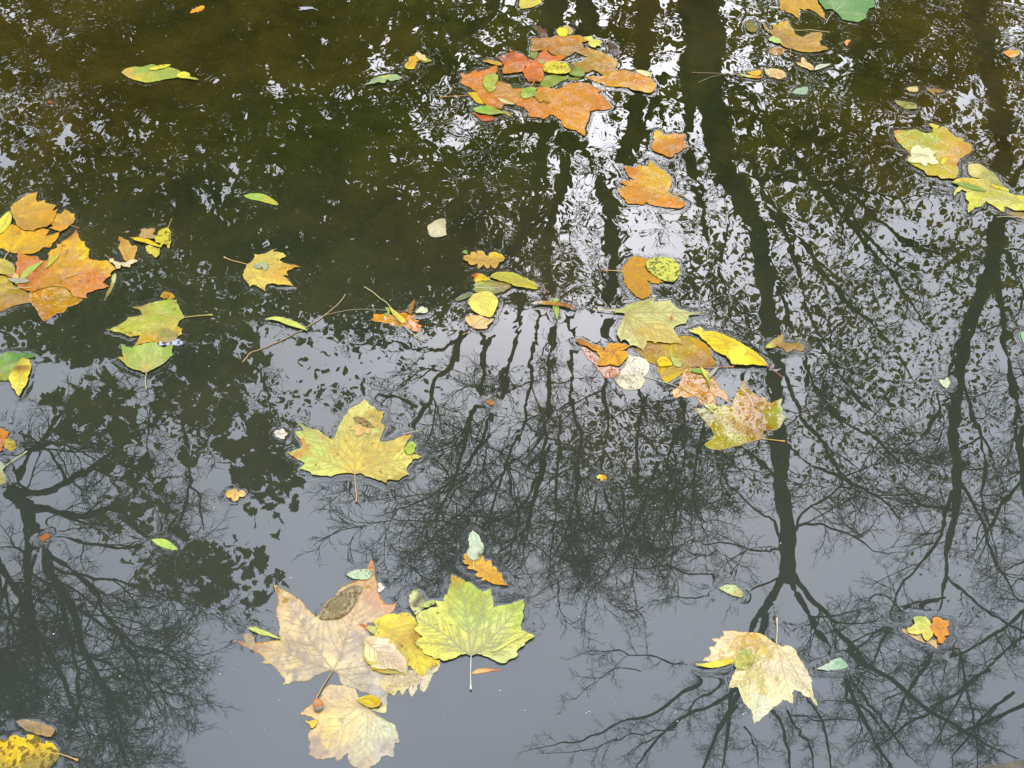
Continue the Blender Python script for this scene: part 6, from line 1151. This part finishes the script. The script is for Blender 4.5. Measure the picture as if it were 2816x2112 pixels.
def seed():
    o = empty('seed', tuple(on_water(1540 + 1055 / S1, 780 + 350 / S1)) + (0.0055,))
    tag(o, 'small orange seed with a pale thread on the pale yellow-green plane leaf', 'seed')
    th = np.linspace(-1.57, 1.57, 9)
    v, f = tube([np.array([0.0015 * math.sin(x) * .4, .0045 * math.sin(x), .0018]) for x in th], np.maximum(np.cos(th) * .0026, 1e-5), 12)
    mesh_obj('husk', v, f, stalk_mat('C8641C'), o)
    v, f = tube(smooth_path(np.array([[0, -.004, .0015], [.003, -.010, .001], [.006, -.016, .001]])), .0003, 6)
    mesh_obj('thread', v, f, stalk_mat('E8DCA0'), o)
seed()
# fine dust and seed fluff lying on the surface
def dust():
    rs = np.random.RandomState(11); V, F = [], []
    for i in range(1900):
        u = rs.uniform(-100, 2916); v = rs.uniform(-50, 2160)
        p = on_water(u, v); r = rs.choice([.00025, .00045, .0007, .0012], p=[.3, .38, .25, .07]); n = rs.randint(4, 7); b = len(V)
        an = np.sort(rs.uniform(0, 6.28, n)); st = rs.uniform(.5, 1)
        for a in an: V.append((p[0] + r * math.cos(a), p[1] + r * st * math.sin(a), .0006 + rs.uniform(0, .0003)))
        F.append(tuple(range(b, b + n)))
    o = mesh_obj('pollen_dust', V, F, stalk_mat('DCDCD4')); tag(o, 'specks of pale dust scattered over the water surface', 'dust', kind='stuff')
dust()

# ------------------------------------------------------------------ the water surface, drawn up a little along every floating leaf
from mathutils.kdtree import KDTree
def water_sheet():
    P = np.vstack(BORDERS)
    kd = KDTree(len(P))
    for i, q in enumerate(P): kd.insert((q[0], q[1], 0.0), i)
    kd.balance()
    st = 0.0036
    fx = np.arange(-1.16, 1.16, st); fy = np.arange(0.44, 2.36, st)
    xs = np.concatenate([[-9, -6, -4, -3, -2, -1.6, -1.3], fx, [1.3, 1.6, 2, 3, 4, 6, 9]])
    ys = np.concatenate([[-0.2, 0.0, 0.2, 0.35], fy, [2.5, 3, 4, 5, 6.2]])
    X, Y = np.meshgrid(xs, ys); D = np.full(X.shape, 1.0)
    # only cells close to a leaf need the exact distance
    near = np.zeros(X.shape, bool)
    ix = np.clip(np.searchsorted(xs, P[:, 0]), 0, len(xs) - 1); iy = np.clip(np.searchsorted(ys, P[:, 1]), 0, len(ys) - 1)
    near[iy, ix] = True
    for _ in range(5):
        n2 = near.copy(); n2[1:] |= near[:-1]; n2[:-1] |= near[1:]; n2[:, 1:] |= near[:, :-1]; n2[:, :-1] |= near[:, 1:]; near = n2
    for a, b in np.argwhere(near):
        D[a, b] = kd.find((X[a, b], Y[a, b], 0.0))[2]
    Z = 0.00045 * np.exp(-D / 0.0036)
    # leaves lie on the pulled-up film: keep the water under them
    for B in BORDERS:
        mn = B.min(0); mx = B.max(0)
        a0, a1 = np.searchsorted(xs, (mn[0], mx[0])); b0, b1 = np.searchsorted(ys, (mn[1], mx[1]))
        if a1 <= a0 or b1 <= b0: continue
        sx, sy = X[b0:b1, a0:a1], Y[b0:b1, a0:a1]
        ins = inside(B, np.stack([sx.ravel(), sy.ravel()], -1)).reshape(sx.shape)
        zz = Z[b0:b1, a0:a1]; zz[ins] = np.minimum(zz[ins], -0.0002)
    # small rings where a stalk end pricks the surface
    for (view, u, v) in (('L', 885, 205), ('C', 545, 460), ('A', 1500, 700), ('K', 2040, 965), ('D', 330, 790), ('R', 1400, 250), ('B', 1740, 150), ('B', 60, 990)):
        x0, y0, k = VIEWS[view]; c = on_water(u / k + x0, v / k + y0)
        r = np.hypot(X - c[0], Y - c[1]); Z += 0.00009 * np.sin(r * 900) * np.exp(-r / 0.012)
    v = np.stack([X, Y, Z], -1).reshape(-1, 3); nx = len(xs); ny = len(ys)
    i = (np.arange(ny - 1)[:, None] * nx + np.arange(nx - 1)[None, :]).ravel()
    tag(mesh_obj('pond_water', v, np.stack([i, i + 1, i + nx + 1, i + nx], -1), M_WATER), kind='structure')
water_sheet()
